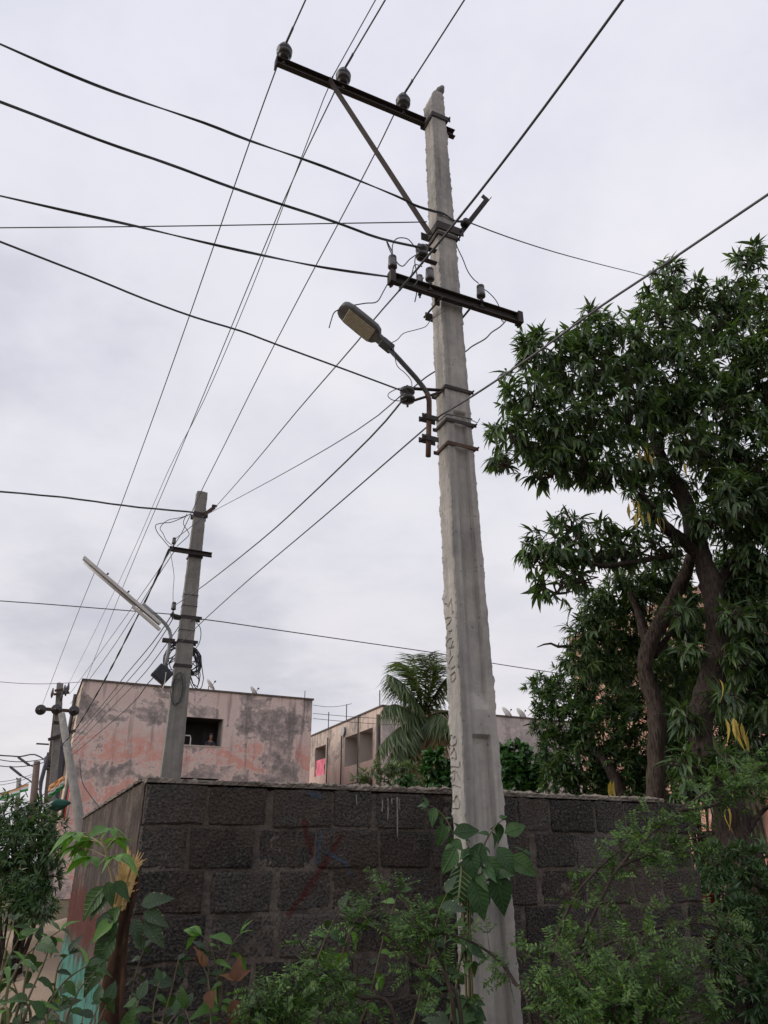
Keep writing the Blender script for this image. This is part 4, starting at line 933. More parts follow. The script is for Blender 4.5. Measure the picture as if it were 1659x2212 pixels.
for (xa, ya, xb, yb, mt, r_) in ((163, 1500, 157, 1655, 'dark_pipe', .11), (152, 1672, 139, 1765, 'dark_pipe', .10), (155.5, 1678, 142, 1772, 'red_pipe', .05), (158.5, 1680, 146, 1772, 'balcony', .05)):
    s0, _ = uv(PA, E2, xa, ya); a = hit(xa, ya, PA - E1 * .14, E1); m = MB(); b = hit(xb, yb, PA - E1 * .14, E1); m.tube([a, Vector((a.x, a.y, max(0.0, b.z)))], r_, 8); m.build('drain_pipe', M[mt], bA, True)
for dxx in (208, 640): 
    s_, z_ = uv(PA, E1, dxx, 1500)
m = MB(); c = PA + E1 * 6.6 + E2 * 5.0 + UP * (HA + .1); m.box(c, E1 * 1.5, E2 * 1.2, UP * .75); m.build('roof_hut', M['brick_red'], bA)
def dish(parent, c, aim, r=.45, name='dish'):
    m = MB(); aim = Vector(aim).normalized(); m.lathe(c, aim, [(.03, 0), (r * .5, r * .06), (r * .8, r * .16), (r, r * .27), (r * .98, r * .29), (r * .78, r * .19), (r * .45, r * .1), (.02, .05)], 18); o = m.build(name, M['dish'], parent, True)
    m = MB(); m.tube([c - aim * .02, c - UP * .5 - aim * .1], .03, 6); m.tube([c - UP * r * .6 + aim * .1, c + aim * r * .95], .015, 5); m.lathe(c + aim * r * .9, aim, [(.05, 0), (.05, .1)], 8); m.build('dish_mount', M['grey_iron'], o)
for dx, dy in ((452, 1481), (546, 1496)): dish(bA, hit(dx, dy, PA + E2 * 1.0, E2), (.72, .25, .62), .40)
for dx, dy in ((658, 1512),): q = hit(dx, dy, PA + E2 * .3, E2); m = MB(); m.tube([q - UP * .2, q + UP * .55], .025, 6); m.build('roof_rod', M['grey_iron'], bA)
# person leaning on the ledge
pc = ptA(opA[1] - (opA[1] - opA[0]) * .28, opA[2], .18)
def skin_body(name, verts, edges, radii, mat, loc, parent=None, root=0, sub=2):
    me = bpy.data.meshes.new(name); me.from_pydata([tuple(Vector(v)) for v in verts], edges, []); o = link_mesh(name, me, parent, loc)
    me.materials.append(mat); o.modifiers.new('skin', 'SKIN').use_smooth_shade = True
    for i, r in enumerate(radii): me.skin_vertices[0].data[i].radius = (r, r)
    me.skin_vertices[0].data[root].use_root = True
    s_ = o.modifiers.new('sub', 'SUBSURF'); s_.levels = sub; s_.render_levels = sub; return o
skin_m = m_simple('brown_skin', (0.20, 0.10, 0.065), (0.25, 0.13, 0.085), 20, 0.6, 0)
def lv(e, t, z): return E1 * e - E2 * t + UP * z
pv = [lv(0, -.22, -.55), lv(0, -.18, -.25), lv(0, -.08, .10), lv(0, -.04, .26), lv(.0, -.01, .36), lv(0, .03, .48), lv(0, .02, .58), lv(-.19, -.06, .22), lv(-.26, .02, .04), lv(-.06, .10, .035), lv(.19, -.06, .22), lv(.27, .02, .04), lv(.08, .12, .035), lv(0, .02, .62), lv(-.01, .12, .035), lv(.13, .13, .035)]
pe = [(0, 1), (1, 2), (2, 3), (3, 4), (4, 5), (5, 6), (3, 7), (7, 8), (8, 9), (3, 10), (10, 11), (11, 12), (6, 13), (9, 14), (12, 15)]
person = skin_body('person', pv, pe, [.13, .14, .15, .10, .055, .085, .095, .065, .045, .035, .065, .045, .035, .06, .03, .03], skin_m, pc + E2 * .02)
tag(person, 'person in a dark shirt leaning on the ledge of the opening', 'person')
sv = [v for v in pv[:4]] + [pv[7], pv[8] * .96 + pv[7] * .04, pv[10], pv[11] * .96 + pv[10] * .04]
skin_body('shirt', sv, [(0, 1), (1, 2), (2, 3), (3, 4), (4, 5), (3, 6), (6, 7)], [.15, .16, .17, .11, .08, .06, .08, .06], m_simple('dark_shirt', (.03, .03, .045), (.05, .05, .07), 20, .9, .1), None, person)
hv = [lv(0, -.01, .60), lv(0, -.035, .56), lv(0, .005, .635)]
skin_body('hair', hv, [(0, 1), (0, 2)], [.085, .075, .05], M['cable'], None, person)

# B: peach block with balconies behind the palm
B0 = at(826, 1526, 47.0); HB = B0.z; PB = Vector((B0.x, B0.y, 0)); LBs = 17.0; LBf = 16.0
bB = thing('apartment_building', 'peach apartment block with recessed balconies, half hidden by the palm', 'building', PB)
zr6 = lambda x, y: ((780 + x * .1929) / 1.15732, (1720 + y * .1929) / 1.15732)
def opn(xa, ya, xb, yb):
    a = uv(PB, E2, *zr6(xa, ya)); b = uv(PB, E2, *zr6(xb, yb)); return (min(a[0], b[0]), max(a[0], b[0]), min(a[1], b[1]), max(a[1], b[1]))
t1 = uv(PB, E2, *zr6(788, 520)); t2 = uv(PB, E2, *zr6(612, 570)); t3 = uv(PB, E2, *zr6(588, 590)); t4 = uv(PB, E2, *zr6(428, 635)); u1 = uv(PB, E2, *zr6(180, 730)); u2 = uv(PB, E2, *zr6(42, 770)); bl = uv(PB, E2, *zr6(470, 1015))[1]; bl2 = uv(PB, E2, *zr6(110, 1130))[1]
ztop = (t1[1] + t4[1]) / 2
obs = [(t1[0], t2[0], bl, ztop), (t3[0], t4[0], bl, ztop), (u1[0], u2[0], bl2, u1[1])]
obs += [(a, b, c - 3.05, d - 3.05) for a, b, c, d in obs]
m = MB(); ptB = face(m, PB, E2, LBs, 0, HB, obs, nB, .3); m.build('side_wall', M['facade2'], bB)
for i, o_ in enumerate(obs):
    r_ = room(bB, ptB, o_, 1.5, M['balcony'], 'balcony')
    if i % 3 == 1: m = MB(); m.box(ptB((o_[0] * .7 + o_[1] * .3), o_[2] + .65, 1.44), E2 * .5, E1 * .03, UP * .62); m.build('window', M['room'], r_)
m = MB(); ptBf = face(m, PB, E1, LBf, 0, HB, [], nA, .3); m.build('front_wall', M['facade2f'], bB)
m = MB(); e_ = PB + E2 * LBs; g_ = PB + E1 * LBf; m.quad(e_, e_ + UP * HB, e_ + E1 * LBf + UP * HB, e_ + E1 * LBf); m.quad(g_, e_ + E1 * LBf, e_ + E1 * LBf + UP * HB, g_ + UP * HB); m.quad(PB + UP * (HB - .6), g_ + UP * (HB - .6), e_ + E1 * LBf + UP * (HB - .6), e_ + UP * (HB - .6)); m.build('rear_walls', M['facade2f'], bB)
m = MB(); m.box(PB + E2 * (LBs / 2) + UP * (HB + .05) + E1 * .08, E2 * (LBs / 2 + .1), E1 * .15, UP * .05); m.box(PB + E1 * (LBf / 2 + .3) + UP * (HB + .048) + E2 * .05, E1 * (LBf / 2), E2 * .12, UP * .05); m.build('coping', M['mortar'], bB)
for xa, ya, yb in ((857, 345, 950), (600, 350, 980), (205, 640, 1200), (385, 600, 1200)):
    a = hit(*zr6(xa, ya), PB - E1 * .12, E1); m = MB(); m.tube([a, Vector((a.x, a.y, 2.0))], .11 if xa in (857,) else .05, 7); m.build('drain_pipe', M['dark_pipe'], bB, True)
a = hit(*zr6(402, 560), PB - E1 * .10, E1); m = MB(); m.lathe(a, -E1, [(.01, 0), (.34, .02), (.34, .06), (.01, .08)], 16); m.build('wall_disc', M['dish'], bB)
drape('pink_curtain', hit(*zr6(108, 1040), PB + E1 * .12, E1), E2 * .95, UP * .62, M['pink_cloth'], 'bright pink cloth hung over the balcony of the peach block', 'cloth', .09, seed=12)
for xa, ya in ((212, 490), (445, 400), (878, 235)): q = hit(*zr6(xa, ya), PB + E1 * .2, E1); m = MB(); m.tube([q - UP * .2, q + UP * 1.0], .035, 6); m.build('roof_rod', M['grey_iron'], bB)
for dx, dy in ((1093, 1546), (1124, 1548)): q = hit(dx, dy, PB + E2 * 1.0, E2); m = MB(); dish(bB, q + UP * .1, (.75, .1, .6), .5)
# C: salmon block behind the mango trees
C0 = at(1228, 1378, 38.0); HC = C0.z; PC = Vector((C0.x, C0.y, 0))
bC = thing('apartment_building', 'salmon building seen in gaps behind the mango trees', 'building', PC)
oc = [(3.2 + 3.4 * i, 4.6 + 3.4 * i, z, z + 1.5) for i in range(4) for z in (1.2, 4.3, 7.4)]
m = MB(); ptC = face(m, PC, -E2, 16.0, 0, HC, oc, nB, .3); m.build('side_wall', M['facade3'], bC)
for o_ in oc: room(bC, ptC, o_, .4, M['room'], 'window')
m = MB(); e_ = PC - E2 * 16; m.quad(e_, e_ + UP * HC, e_ + E1 * 10 + UP * HC, e_ + E1 * 10); m.quad(PC, PC + E1 * 10, PC + E1 * 10 + UP * HC, PC + UP * HC); m.quad(PC + UP * HC, PC + E1 * 10 + UP * HC, e_ + E1 * 10 + UP * HC, e_ + UP * HC); m.build('rear_walls', M['facade3'], bC)
q = at(1228 + 33, 1360, 38); m = MB(); m.tube([Vector((q.x, q.y, HC - .2)), Vector((q.x, q.y, HC + 1.6))], .03, 6); m.build('roof_rod', M['grey_iron'], bC)
# pink compound wall and grey tarpaulin at the right edge
p0, p1 = at(1625, 1660, 12.5), at(1720, 1650, 9.6); m = MB()
pd = (p1 - p0); pd.z = 0; pdn = pd.normalized(); zt_ = p0.z + .05
m.box((p0 + p1) / 2 * 1 - UP * ((p0.z + p1.z) / 2) + UP * (zt_ / 2), pd / 2, pdn.cross(UP) * .07, UP * zt_ / 2); o = m.build('pink_wall', M['facade3'], None, bevel=.02); tag(o, 'salmon pink compound wall at the right edge behind the trunk', 'wall')
drape('tarpaulin', at(1612, 1745, 10.2), Vector((.17, -.04, 0)), UP * .52, M['pole_brown'], 'stiff grey tarpaulin hanging behind the right tree trunk', 'tarpaulin', .05, seed=14, nu=18)
drape('red_sheet', at(1533, 1980, 6.0), Vector((.06, .05, 0)), UP * .14, M['red_cloth'], 'dark red sheet showing past the right end of the block wall', 'cloth', .04, seed=15)
drape('blue_plastic', at_z(132, 2014, .12), Vector((.28, .05, 0)), Vector((0, .25, .12)), M['blue_plastic'], 'crumpled blue plastic lying on the grass left of the wall', 'plastic sheet', .06, seed=16)
# ------------------------------------------------------------------ overhead wires
def wire(name, label, dpts, P0, hdir, r=.006, mat='alu', ext0=0.0, ext1=0.0, twist=0, cat='wire', group='overhead wires', ends=None, sub=3):
    """dpts traced along the wire; every point lies in the vertical plane through P0 with heading hdir"""
    n = Vector((-hdir.y, hdir.x, 0)).normalized(); pts = [hit(x, y, P0, n) for x, y in dpts]
    if ends:
        if ends[0] is not None: pts[0] = Vector(ends[0])
        if ends[1] is not None: pts[-1] = Vector(ends[1])
    if ext0: pts.insert(0, pts[0] + (pts[0] - pts[1]).normalized() * ext0)
    if ext1: pts.append(pts[-1] + (pts[-1] - pts[-2]).normalized() * ext1)
    out = []                                           # smooth through the points
    for i in range(len(pts) - 1):
        a, b, c, d = pts[max(i - 1, 0)], pts[i], pts[i + 1], pts[min(i + 2, len(pts) - 1)]
        for k in range(sub):
            t = k / sub; out.append(0.5 * ((2 * b) + (c - a) * t + (2 * a - 5 * b + 4 * c - d) * t * t + (3 * b - a - 3 * c + d) * t ** 3))
    out.append(pts[-1]); m = MB()
    if not twist: m.tube(out, r, 6)
    else:
        L = [0.0]
        for a, b in zip(out[:-1], out[1:]): L.append(L[-1] + (b - a).length)
        fine = []; N = max(12, int(L[-1] / 0.055)); j = 0
        for k in range(N + 1):
            s = L[-1] * k / N
            while j < len(L) - 2 and L[j + 1] < s: j += 1
            fine.append(out[j].lerp(out[j + 1], (s - L[j]) / max(1e-6, L[j + 1] - L[j])))
        hd = hdir.normalized(); sdv = Vector((-hd.y, hd.x, 0))
        for q in range(twist):
            w = [p + (sdv * math.cos(k * .17 + q * 2 * math.pi / twist + .8 * math.sin(k * .07)) + UP * math.sin(k * .17 + q * 2 * math.pi / twist + .8 * math.sin(k * .07))) * r * .85 for k, p in enumerate(fine)]
            m.tube(w, r, 5)
    o = m.build(name, M[mat], None, True, loc=pts[0]); return tag(o, label, cat, group)
def level(dx, dy, P):                  # heading from P to where the ray through (dx, dy) is at P's height
    q = at_z(dx, dy, P.z); h = q - Vector(P); h.z = 0; return h
T = lambda i: INS[i] + UP * .195
for i, (dp, lab, dst) in enumerate((
  ([(660, 0), (627, 72), (613, 100)], None, None), ([(832, 0), (790, 78), (748, 150)], None, None), ([(1003, 0), (950, 88), (880, 195)], None, None))):
    pass
def ht(i, front, back, labF, labB, dest):
    p = T(i); n = -E2
    q = at_z(*front[0], p.z + .02); m = MB(); m.tube([p, p.lerp(q, .5), q, q + (q - p).normalized() * 9], .0065, 6); tag(m.build('power_wire', M['alu'], None, True, loc=p), labF, 'wire', 'overhead wires')
    m = MB(); dd = (q - p).normalized(); m.tube([p + dd * .02, p + dd * .16], .010, 6); m.tube([p + dd * .12, p + dd * .15 + UP * .035], .004, 5); tag(m.build('binding', M['alu'], None, True, loc=p), labF.replace('bare wire from', 'wire binding at').replace(' up and over the viewer', '').replace(', over the viewer', ''), 'binding', 'wire bindings on the arm insulators')
    h = dest - p; h.z = 0
    wire('power_wire', labB, back, p, h, .0058, ends=(p, dest))
ht(0, [(660, 0), (627, 72), (613, 104)], [(606, 112), (540, 305), (410, 680), (320, 932), (235, 1160), (160, 1345), (92, 1515)],
   'bare wire from the outermost arm insulator up and over the viewer', 'leftmost long bare wire, outermost insulator to far left pole', D3[0] - E2 * .25)
ht(1, [(832, 0), (790, 78), (744, 158)], [(738, 165), (715, 215), (610, 440), (440, 852), (370, 1020), (268, 1262), (168, 1497)],
   'bare wire from the middle arm insulator up and over the viewer', 'bare wire from the middle insulator down to the far left pole', D3[2] - E2 * .25)
ht(2, [(1003, 0), (950, 88), (874, 206)], [(868, 215), (845, 260), (780, 390), (595, 740), (440, 1050), (340, 1235), (204, 1470)],
   'bare wire from the arm insulator nearest the pole, over the viewer', 'bare wire from the inner insulator passing behind the second pole', at(150, 1500, Y3 - .2))
pB1 = in_e1(714, 175, off=OA + .03)
wire('power_wire', 'thin wire passing just left of the middle insulator', [(811, 0), (720, 165), (655, 330), (545, 620), (440, 866), (362, 1020), (258, 1255), (148, 1480)], pB1, at(148, 1480, Y3) - pB1, .0042, ext0=9, ends=(None, at(142, 1490, Y3)))
# pole to pole low voltage wires
def p2p(label, dp, a, b, r=.006, twist=0, mat='alu'):
    h = Vector(b) - Vector(a); h.z = 0; wire('low_voltage_wire', label, dp, a, h, r, mat, twist=twist, ends=(a, b))
aD = in_e1(862, 628, off=.19); bD = f2(463, 1098, .04)
p2p('wire from the left half of the lower arm to the second pole bracket', [(862, 628), (808, 690), (770, 740), (640, 890), (545, 1005), (463, 1098)], aD, bD)
aE = s2 - E1 * .04
p2p('upper of two wires from the lamp shackle to the second pole', [(872, 862), (770, 930), (590, 1035), (460, 1106)], aE, f2(442, 1114, .05), .0048)
p2p('short wire from the second pole bracket down to its arm insulator', [(442, 1114), (410, 1140), (376, 1166)], f2(442, 1114, .05), I2a, .006)
p2p('slack wire from the lamp shackle to the low insulator on the second pole', [(868, 872), (800, 945), (650, 1090), (560, 1170), (440, 1265), (378, 1315)], aE - UP * .05, I2b, .007)
aG = on_front(952, 897, .012)
p2p('wire tied round the tall pole, running down to the second pole', [(952, 897), (890, 950), (700, 1115), (540, 1250), (440, 1340), (392, 1388)], aG, f2(392, 1388, .03), .0065)
hG = level(1659, 420, aG + UP * .15)
wire('low_voltage_wire', 'wire tied round the tall pole, crossing the mango tree to the right', [(952, 897), (1020, 856), (1100, 803), (1180, 747), (1290, 667), (1450, 561), (1659, 420)], aG, hG, .0075, ext1=4, ends=(aG, None))
aH = sp - E2 * .05 - E1 * .03
qH = at_z(1345, 0, aD.z + .55); m = MB(); dH = (qH - aD); m.tube([aD + dH * k / 10 - UP * .05 * math.sin(math.pi * k / 10) for k in range(11)] + [qH + dH.normalized() * 5], .0082, 7)
tag(m.build('service_cable', M['cable'], None, True, loc=aD), 'thick cable crossing in front of the pole to the upper right', 'cable', 'service cables')
aI = kn - E2 * .02
wire('low_voltage_wire', 'thin wire from the bracket right into the mango crown', [(1005, 484), (1100, 513), (1200, 545), (1300, 572), (1400, 598), (1480, 628)], aI, at(1480, 628, 10.5) - aI, .0055, ends=(aI, None), mat='cable')
aJ = on_front(922, 479, .01)
wire('low_voltage_wire', 'nearly horizontal wire from the left edge to the pole band', [(0, 492), (240, 490), (470, 487), (700, 483), (890, 480), (922, 479)], aJ, level(0, 492, aJ), .0052, 'cable', ext0=3, ends=(None, aJ))
zk = on_front(960, 466).z; aK = K1(zk) + UP * zk + E1 * .05 - E2 * .02
wire('service_cable', 'uppermost twisted cable from the left edge to the pole', [(0, 95), (120, 148), (250, 200), (440, 265), (540, 304), (700, 360), (860, 425), (900, 445), (968, 464)], aK, level(0, 95, aK), .0056, 'cable', ext0=3, twist=2, ends=(None, aK), cat='cable', group='service cables')
p2p('twisted cable tail tying the top service cable to the bracket', [(925, 455), (960, 462), (985, 478), (1005, 484)], aK - E1 * .06, kn - E2 * .03, .0055, 2, 'cable')
wire('service_cable', 'second twisted cable from the left edge to the shackle', [(0, 220), (125, 268), (250, 315), (400, 367), (500, 405), (620, 445), (740, 485), (820, 515), (905, 540)], aH, level(0, 220, aH), .0056, 'cable', ext0=3, twist=3, ends=(None, aH), cat='cable', group='service cables')
wire('service_cable', 'third cable from the left edge to the left tip of the lower arm', [(0, 423), (150, 457), (300, 490), (430, 521), (560, 550), (700, 578), (838, 603)], lL, level(0, 423, lL), .0052, 'cable', ext0=3, twist=2, ends=(None, lL + UP * .02), cat='cable', group='service cables')
wire('service_cable', 'fourth cable from the left edge to the lamp shackle', [(0, 522), (200, 600), (310, 645), (420, 685), (520, 715), (600, 745), (750, 800), (872, 845)], aE, level(0, 522, aE), .0066, 'cable', ext0=3, ends=(None, aE + UP * .03), cat='cable', group='service cables')
aO = f2(420, 1108, .06)
wire('service_cable', 'twisted cable from the left edge to the top of the second pole', [(0, 1062), (80, 1069), (150, 1076), (230, 1087), (300, 1096), (400, 1105), (420, 1108)], aO, level(0, 1075, aO), .010, 'cable', ext0=3, twist=3, ends=(None, aO), cat='cable', group='service cables')
aP = q = f2(372, 1327, .05)
wire('service_cable', 'thin cable from the left edge to the low bracket of the second pole', [(0, 1298), (100, 1305), (200, 1313), (300, 1321), (372, 1327)], aP, level(0, 1310, aP), .008, 'cable', ext0=4, ends=(None, aP), cat='cable', group='service cables')
aQ = f2(412, 1342, .03)
wire('service_cable', 'long thin cable from the second pole right behind the tall pole', [(412, 1342), (440, 1338), (600, 1361), (800, 1390), (950, 1412), (1060, 1432), (1170, 1449), (1260, 1462)], aQ, at(1260, 1462, 17.5) - aQ, .009, 'cable', ends=(aQ, None), cat='cable', group='service cables')
# second pole to the far poles
p2p('thick black twisted cable from the second pole arm to the far left poles', [(366, 1186), (345, 1232), (318, 1290), (290, 1345), (245, 1434), (206, 1505), (160, 1580), (130, 1612)], aL2, at(130, 1612, 24.7), .011, 2, 'cable')
p2p('wire from the second pole arm insulator to the far left poles', [(372, 1190), (330, 1262), (285, 1335), (225, 1425), (152, 1520)], aL2 + E1 * .1, at(152, 1520, 24.8), .007)
p2p('slack wire from the low bracket of the second pole to the far poles', [(374, 1330), (330, 1388), (270, 1460), (215, 1530), (150, 1600)], aP, at(150, 1600, 24.8), .009)
p2p('straight wire from the low bracket of the second pole to the far poles', [(380, 1336), (340, 1390), (290, 1455), (150, 1612)], aP + E1 * .05, at(150, 1612, 24.8), .008)
p2p('wire from behind the second pole shaft to the far poles', [(395, 1342), (340, 1418), (300, 1468), (230, 1540), (152, 1622)], f2(395, 1342, -.2), at(152, 1622, 24.8), .008)
p2p('lowest wire from the junction box to the far poles', [(345, 1440), (318, 1478), (270, 1535), (150, 1636)], bc + UP * .1, at(150, 1636, 24.8), .009, 0, 'cable')
for a, b, Y, lab in (((-30, 1470), (190, 1472), 38, 'very thin far wire reaching the pink block roof from the left'), ((-30, 1634), (106, 1638), 27.4, 'dark wire from the left edge to the brown pole'), ((-30, 1649), (104, 1645), 27.6, 'thin wire just below, from the left edge to the brown pole'), ((-30, 1690), (84, 1668), 42, 'sagging far wire to the reddish lamp post'), ((-30, 1698), (84, 1672), 42.4, 'lower sagging far wire to the reddish lamp post'), ((676, 1541), (1010, 1552), 39.5, 'upper far wire between the pink and the peach block'), ((676, 1552), (1010, 1566), 39.7, 'lower far wire between the pink and the peach block'), ((676, 1523), (760, 1520), 46, 'faint far wire above the peach block roof')):
    pa, pb_ = at(*a, Y), at(*b, Y + .5); m = MB(); n = 10
    m.tube([pa.lerp(pb_, k / n) - UP * .15 * math.sin(math.pi * k / n) for k in range(n + 1)], .016 if Y < 30 else .014, 5); o = m.build('far_wire', M['cable'], None, True); tag(o, lab, 'wire', 'overhead wires')
wm = MB(); p = at(60, 1640, 27.3)
wire('service_cable', 'tangled black cable from the left edge to the brown pole', [(-30, 1629), (20, 1633), (45, 1634), (75, 1630), (103, 1645)], at(103, 1645, 27.4), Vector((-1, 0, 0)), .014, 'cable', twist=3, cat='cable', group='service cables')
# small loops of loose wire round the arms of the near pole
def loop(label, dp, off, r=.0042, mat='cable', c=None):
    pts = [in_e1(x, y, c, off) for x, y in dp]; out = []
    for i in range(len(pts) - 1):
        a, b, cc, d = pts[max(i - 1, 0)], pts[i], pts[i + 1], pts[min(i + 2, len(pts) - 1)]
        for k in range(4):
            t = k / 4; out.append(0.5 * ((2 * b) + (cc - a) * t + (2 * a - 5 * b + 4 * cc - d) * t * t + (3 * b - a - 3 * cc + d) * t ** 3))
    out.append(pts[-1]); m = MB(); m.tube(out, r, 6); o = m.build('loose_wire', M[mat], None, True); tag(o, label, 'wire', 'loose jumper wires')
loop('loop of wire curling over the leftmost arm insulator', [(848, 555), (848, 530), (858, 515), (880, 516), (895, 532), (905, 545)], .13)
loop('jumper wire drooping from the leftmost insulator to the shackle', [(848, 545), (835, 520), (842, 540), (856, 565), (870, 575), (885, 560), (900, 550)], .16)
loop('jumper wire from the shackle down to the middle of the arm', [(900, 548), (896, 565), (900, 590), (902, 606), (893, 618)], .17)
loop('wire end hanging below the arm beside the pole', [(915, 600), (902, 615), (893, 622), (900, 630), (896, 652)], .12)
loop('wire hooked over the grey insulator', [(912, 576), (896, 572), (890, 590), (880, 612), (862, 622)], .12)
loop('wire from the left arm tip down to the lamp head', [(838, 612), (828, 630), (818, 648), (808, 654), (790, 655), (760, 660)], .10)
loop('short wire end dangling left of the lamp head', [(734, 668), (722, 675), (716, 690), (711, 708)], .03)
loop('thin wire from the bracket down to the right arm insulator', [(990, 500), (985, 525), (1000, 560), (1010, 585), (1022, 602), (1034, 612)], .06, .004)
loop('wire looping from the right insulator under the arm tip', [(1042, 622), (1058, 634), (1072, 650), (1080, 668), (1082, 688), (1088, 696)], .12, .004)
loop('frayed wire from under the right arm tip down behind the pole', [(1092, 694), (1080, 706), (1062, 718), (1048, 732), (1020, 748), (1005, 760), (960, 790), (920, 815), (884, 845)], -.10, .0055, 'alu')
loop('thin kinked wire between the lamp neck and the pole', [(842, 742), (858, 734), (872, 720), (900, 712), (920, 705), (932, 690), (960, 672)], .10, .003)
loop('thin wire drooping below the lamp neck to the shackle', [(850, 745), (852, 765), (858, 790), (874, 805), (888, 822), (890, 842)], .06, .003)
loop('small ring of wire beside the lamp shackle', [(885, 850), (868, 838), (845, 846), (838, 855), (848, 864), (868, 866), (878, 862)], .08, .003)
loop('thin wire dropping beside the second pole from arm to low insulator', [(368, 1192), (372, 1215), (376, 1245), (374, 1275), (374, 1306)], .05, .005, 'cable', K2(5))
loop('tangled jumper wires left of the second pole top', [(412, 1110), (395, 1118), (370, 1128), (350, 1130), (336, 1135), (340, 1150), (352, 1165), (366, 1182)], .08, .007, 'cable', K2(5))
loop('inner jumper wire left of the second pole top', [(408, 1112), (390, 1118), (362, 1124), (346, 1140), (352, 1152), (360, 1168), (372, 1178)], .10, .006, 'cable', K2(5))
loop('jumper wire close to the second pole below its top band', [(404, 1110), (396, 1130), (406, 1148), (408, 1156), (396, 1168), (382, 1180)], .09, .007, 'cable', K2(5))
loop('loop of cable right of the second pole below the low bracket', [(424, 1345), (432, 1355), (434, 1372), (430, 1390), (420, 1404)], -.05, .007, 'cable', K2(5))
loop('thin cable draping from the far pole to the block wall corner', [(172, 1640), (178, 1690), (200, 1725), (230, 1765)], -1.0, .012, 'cable', at(180, 1660, 22))
# ------------------------------------------------------------------ leaves
def leaf_tpl(ws, bend=.25, fold=.18, ripple=0.0):
    """unit-length leaf along +x built from width stations; returns V, quads"""
    n = len(ws); V = []; F = []
    for i, w in enumerate(ws):
        x = i / (n - 1); z = -bend * x * x
        V += [(x, -w / 2, z + fold * w * .5 + ripple * math.sin(i * 2.3)), (x, 0, z), (x, w / 2, z + fold * w * .5 + ripple * math.sin(i * 1.7 + 1))]
    for i in range(n - 1):
        a = i * 3; F += [(a, a + 1, a + 4, a + 3), (a + 1, a + 2, a + 5, a + 4)]
    return np.array(V, dtype=np.float32), np.array(F, dtype=np.int32)
LANCE = leaf_tpl([.02, .20, .235, .15, .01], .42, .35)
LANCE3 = leaf_tpl([.02, .23, .17, .01], .25, .35)
OVATE = leaf_tpl([.04, .40, .60, .58, .44, .22, .015], .30, .30, .022)
OVATE4 = leaf_tpl([.05, .58, .52, .02], .2, .25)
LEAFLET = leaf_tpl([.05, .42, .02], .05, .1)
BLADE = leaf_tpl([.05, .045, .03, .004], .5, .2)
def frames(D, N):
    D = D / np.linalg.norm(D, axis=1, keepdims=True); Y = np.cross(N, D); Y /= np.maximum(np.linalg.norm(Y, axis=1, keepdims=True), 1e-6); Z = np.cross(D, Y); return D, Y, Z
def leaf_arr(tpl, P, D, N, L, W=None):
    V, F = tpl; D, Y, Z = frames(D, N); L = np.broadcast_to(L, (len(P),)); W = L if W is None else np.broadcast_to(W, (len(P),))
    out = P[:, None, :] + V[None, :, 0:1] * (D * L[:, None])[:, None, :] + V[None, :, 1:2] * (Y * W[:, None])[:, None, :] + V[None, :, 2:3] * (Z * L[:, None])[:, None, :]
    k = len(V); FF = F[None] + (np.arange(len(P)) * k)[:, None, None]; return out.reshape(-1, 3), FF.reshape(-1, F.shape[1])
def cat_meshes(parts):
    Vs, Fs, o = [], [], 0
    for V, F in parts: Vs.append(V); Fs.append(F + o); o += len(V)
    return np.concatenate(Vs), np.concatenate(Fs)
def rand_dirs(r, n):
    v = r.normal(size=(n, 3)); return v / np.linalg.norm(v, axis=1, keepdims=True)
def rosettes(r, P, A, nleaf, L, tpl, droop=.55, spread=1.0):
    """leaf whorls at twig ends: P (n,3), A outward axis (n,3)"""
    n = len(P); A = A / np.linalg.norm(A, axis=1, keepdims=True); PP = np.repeat(P, nleaf, 0); AA = np.repeat(A, nleaf, 0)
    ref = np.where(np.abs(AA[:, 2:3]) < .9, np.array([[0, 0, 1.]]), np.array([[1., 0, 0]])); X = np.cross(AA, ref); X /= np.linalg.norm(X, axis=1, keepdims=True); Y = np.cross(AA, X)
    ph = r.uniform(0, 6.283, len(PP)); el = r.uniform(.15, 1.25, len(PP)) * spread
    D = X * (np.cos(ph) * np.sin(el))[:, None] + Y * (np.sin(ph) * np.sin(el))[:, None] + AA * np.cos(el)[:, None]
    D[:, 2] -= droop * r.uniform(.3, 1.2, len(PP)); base = PP + AA * r.uniform(-.35, .05, (len(PP), 1)) * np.mean(L)
    N = AA * .7 + np.array([[0, 0, 1.]]) + r.normal(0, .35, (len(PP), 3)); LL = L * r.uniform(.55, 1.15, len(PP)) * np.repeat(r.uniform(.62, 1.28, n), nleaf)
    return leaf_arr(tpl, base, D, N, LL)
def blob_pts(r, blobs, dens, Yjit=1.0):
    """blobs: (dx, dy, radius_px, Y[, flat]) -> points through the shell of each ball, with outward axes"""
    P, A = [], []
    for b in blobs:
        c = at(b[0], b[1], b[3]); R_ = b[2] * px_m(b[0], b[1], b[3]); fl = b[4] if len(b) > 4 else .85
        n = max(6, int(dens * R_ * R_)); d = rand_dirs(r, n); rad = R_ * r.uniform(.50, 1.04, n) ** .6
        sp_ = r.uniform(size=n) < .13; rad = np.where(sp_, R_ * r.uniform(1.02, 1.34, n), rad)
        pt = d * rad[:, None]; pt[:, 2] *= fl; P.append(np.array(c)[None] + pt); A.append(d + np.array([[0, 0, .35]]))
    return np.concatenate(P), np.concatenate(A)
def stuff_part(name, parent, VF, mat, kind='stuff'):
    V, F = VF; ori = np.array(ORI[parent.name]); o = link_mesh(name, np_mesh(name, V - ori, F, mat), parent); o['kind'] = kind; return o
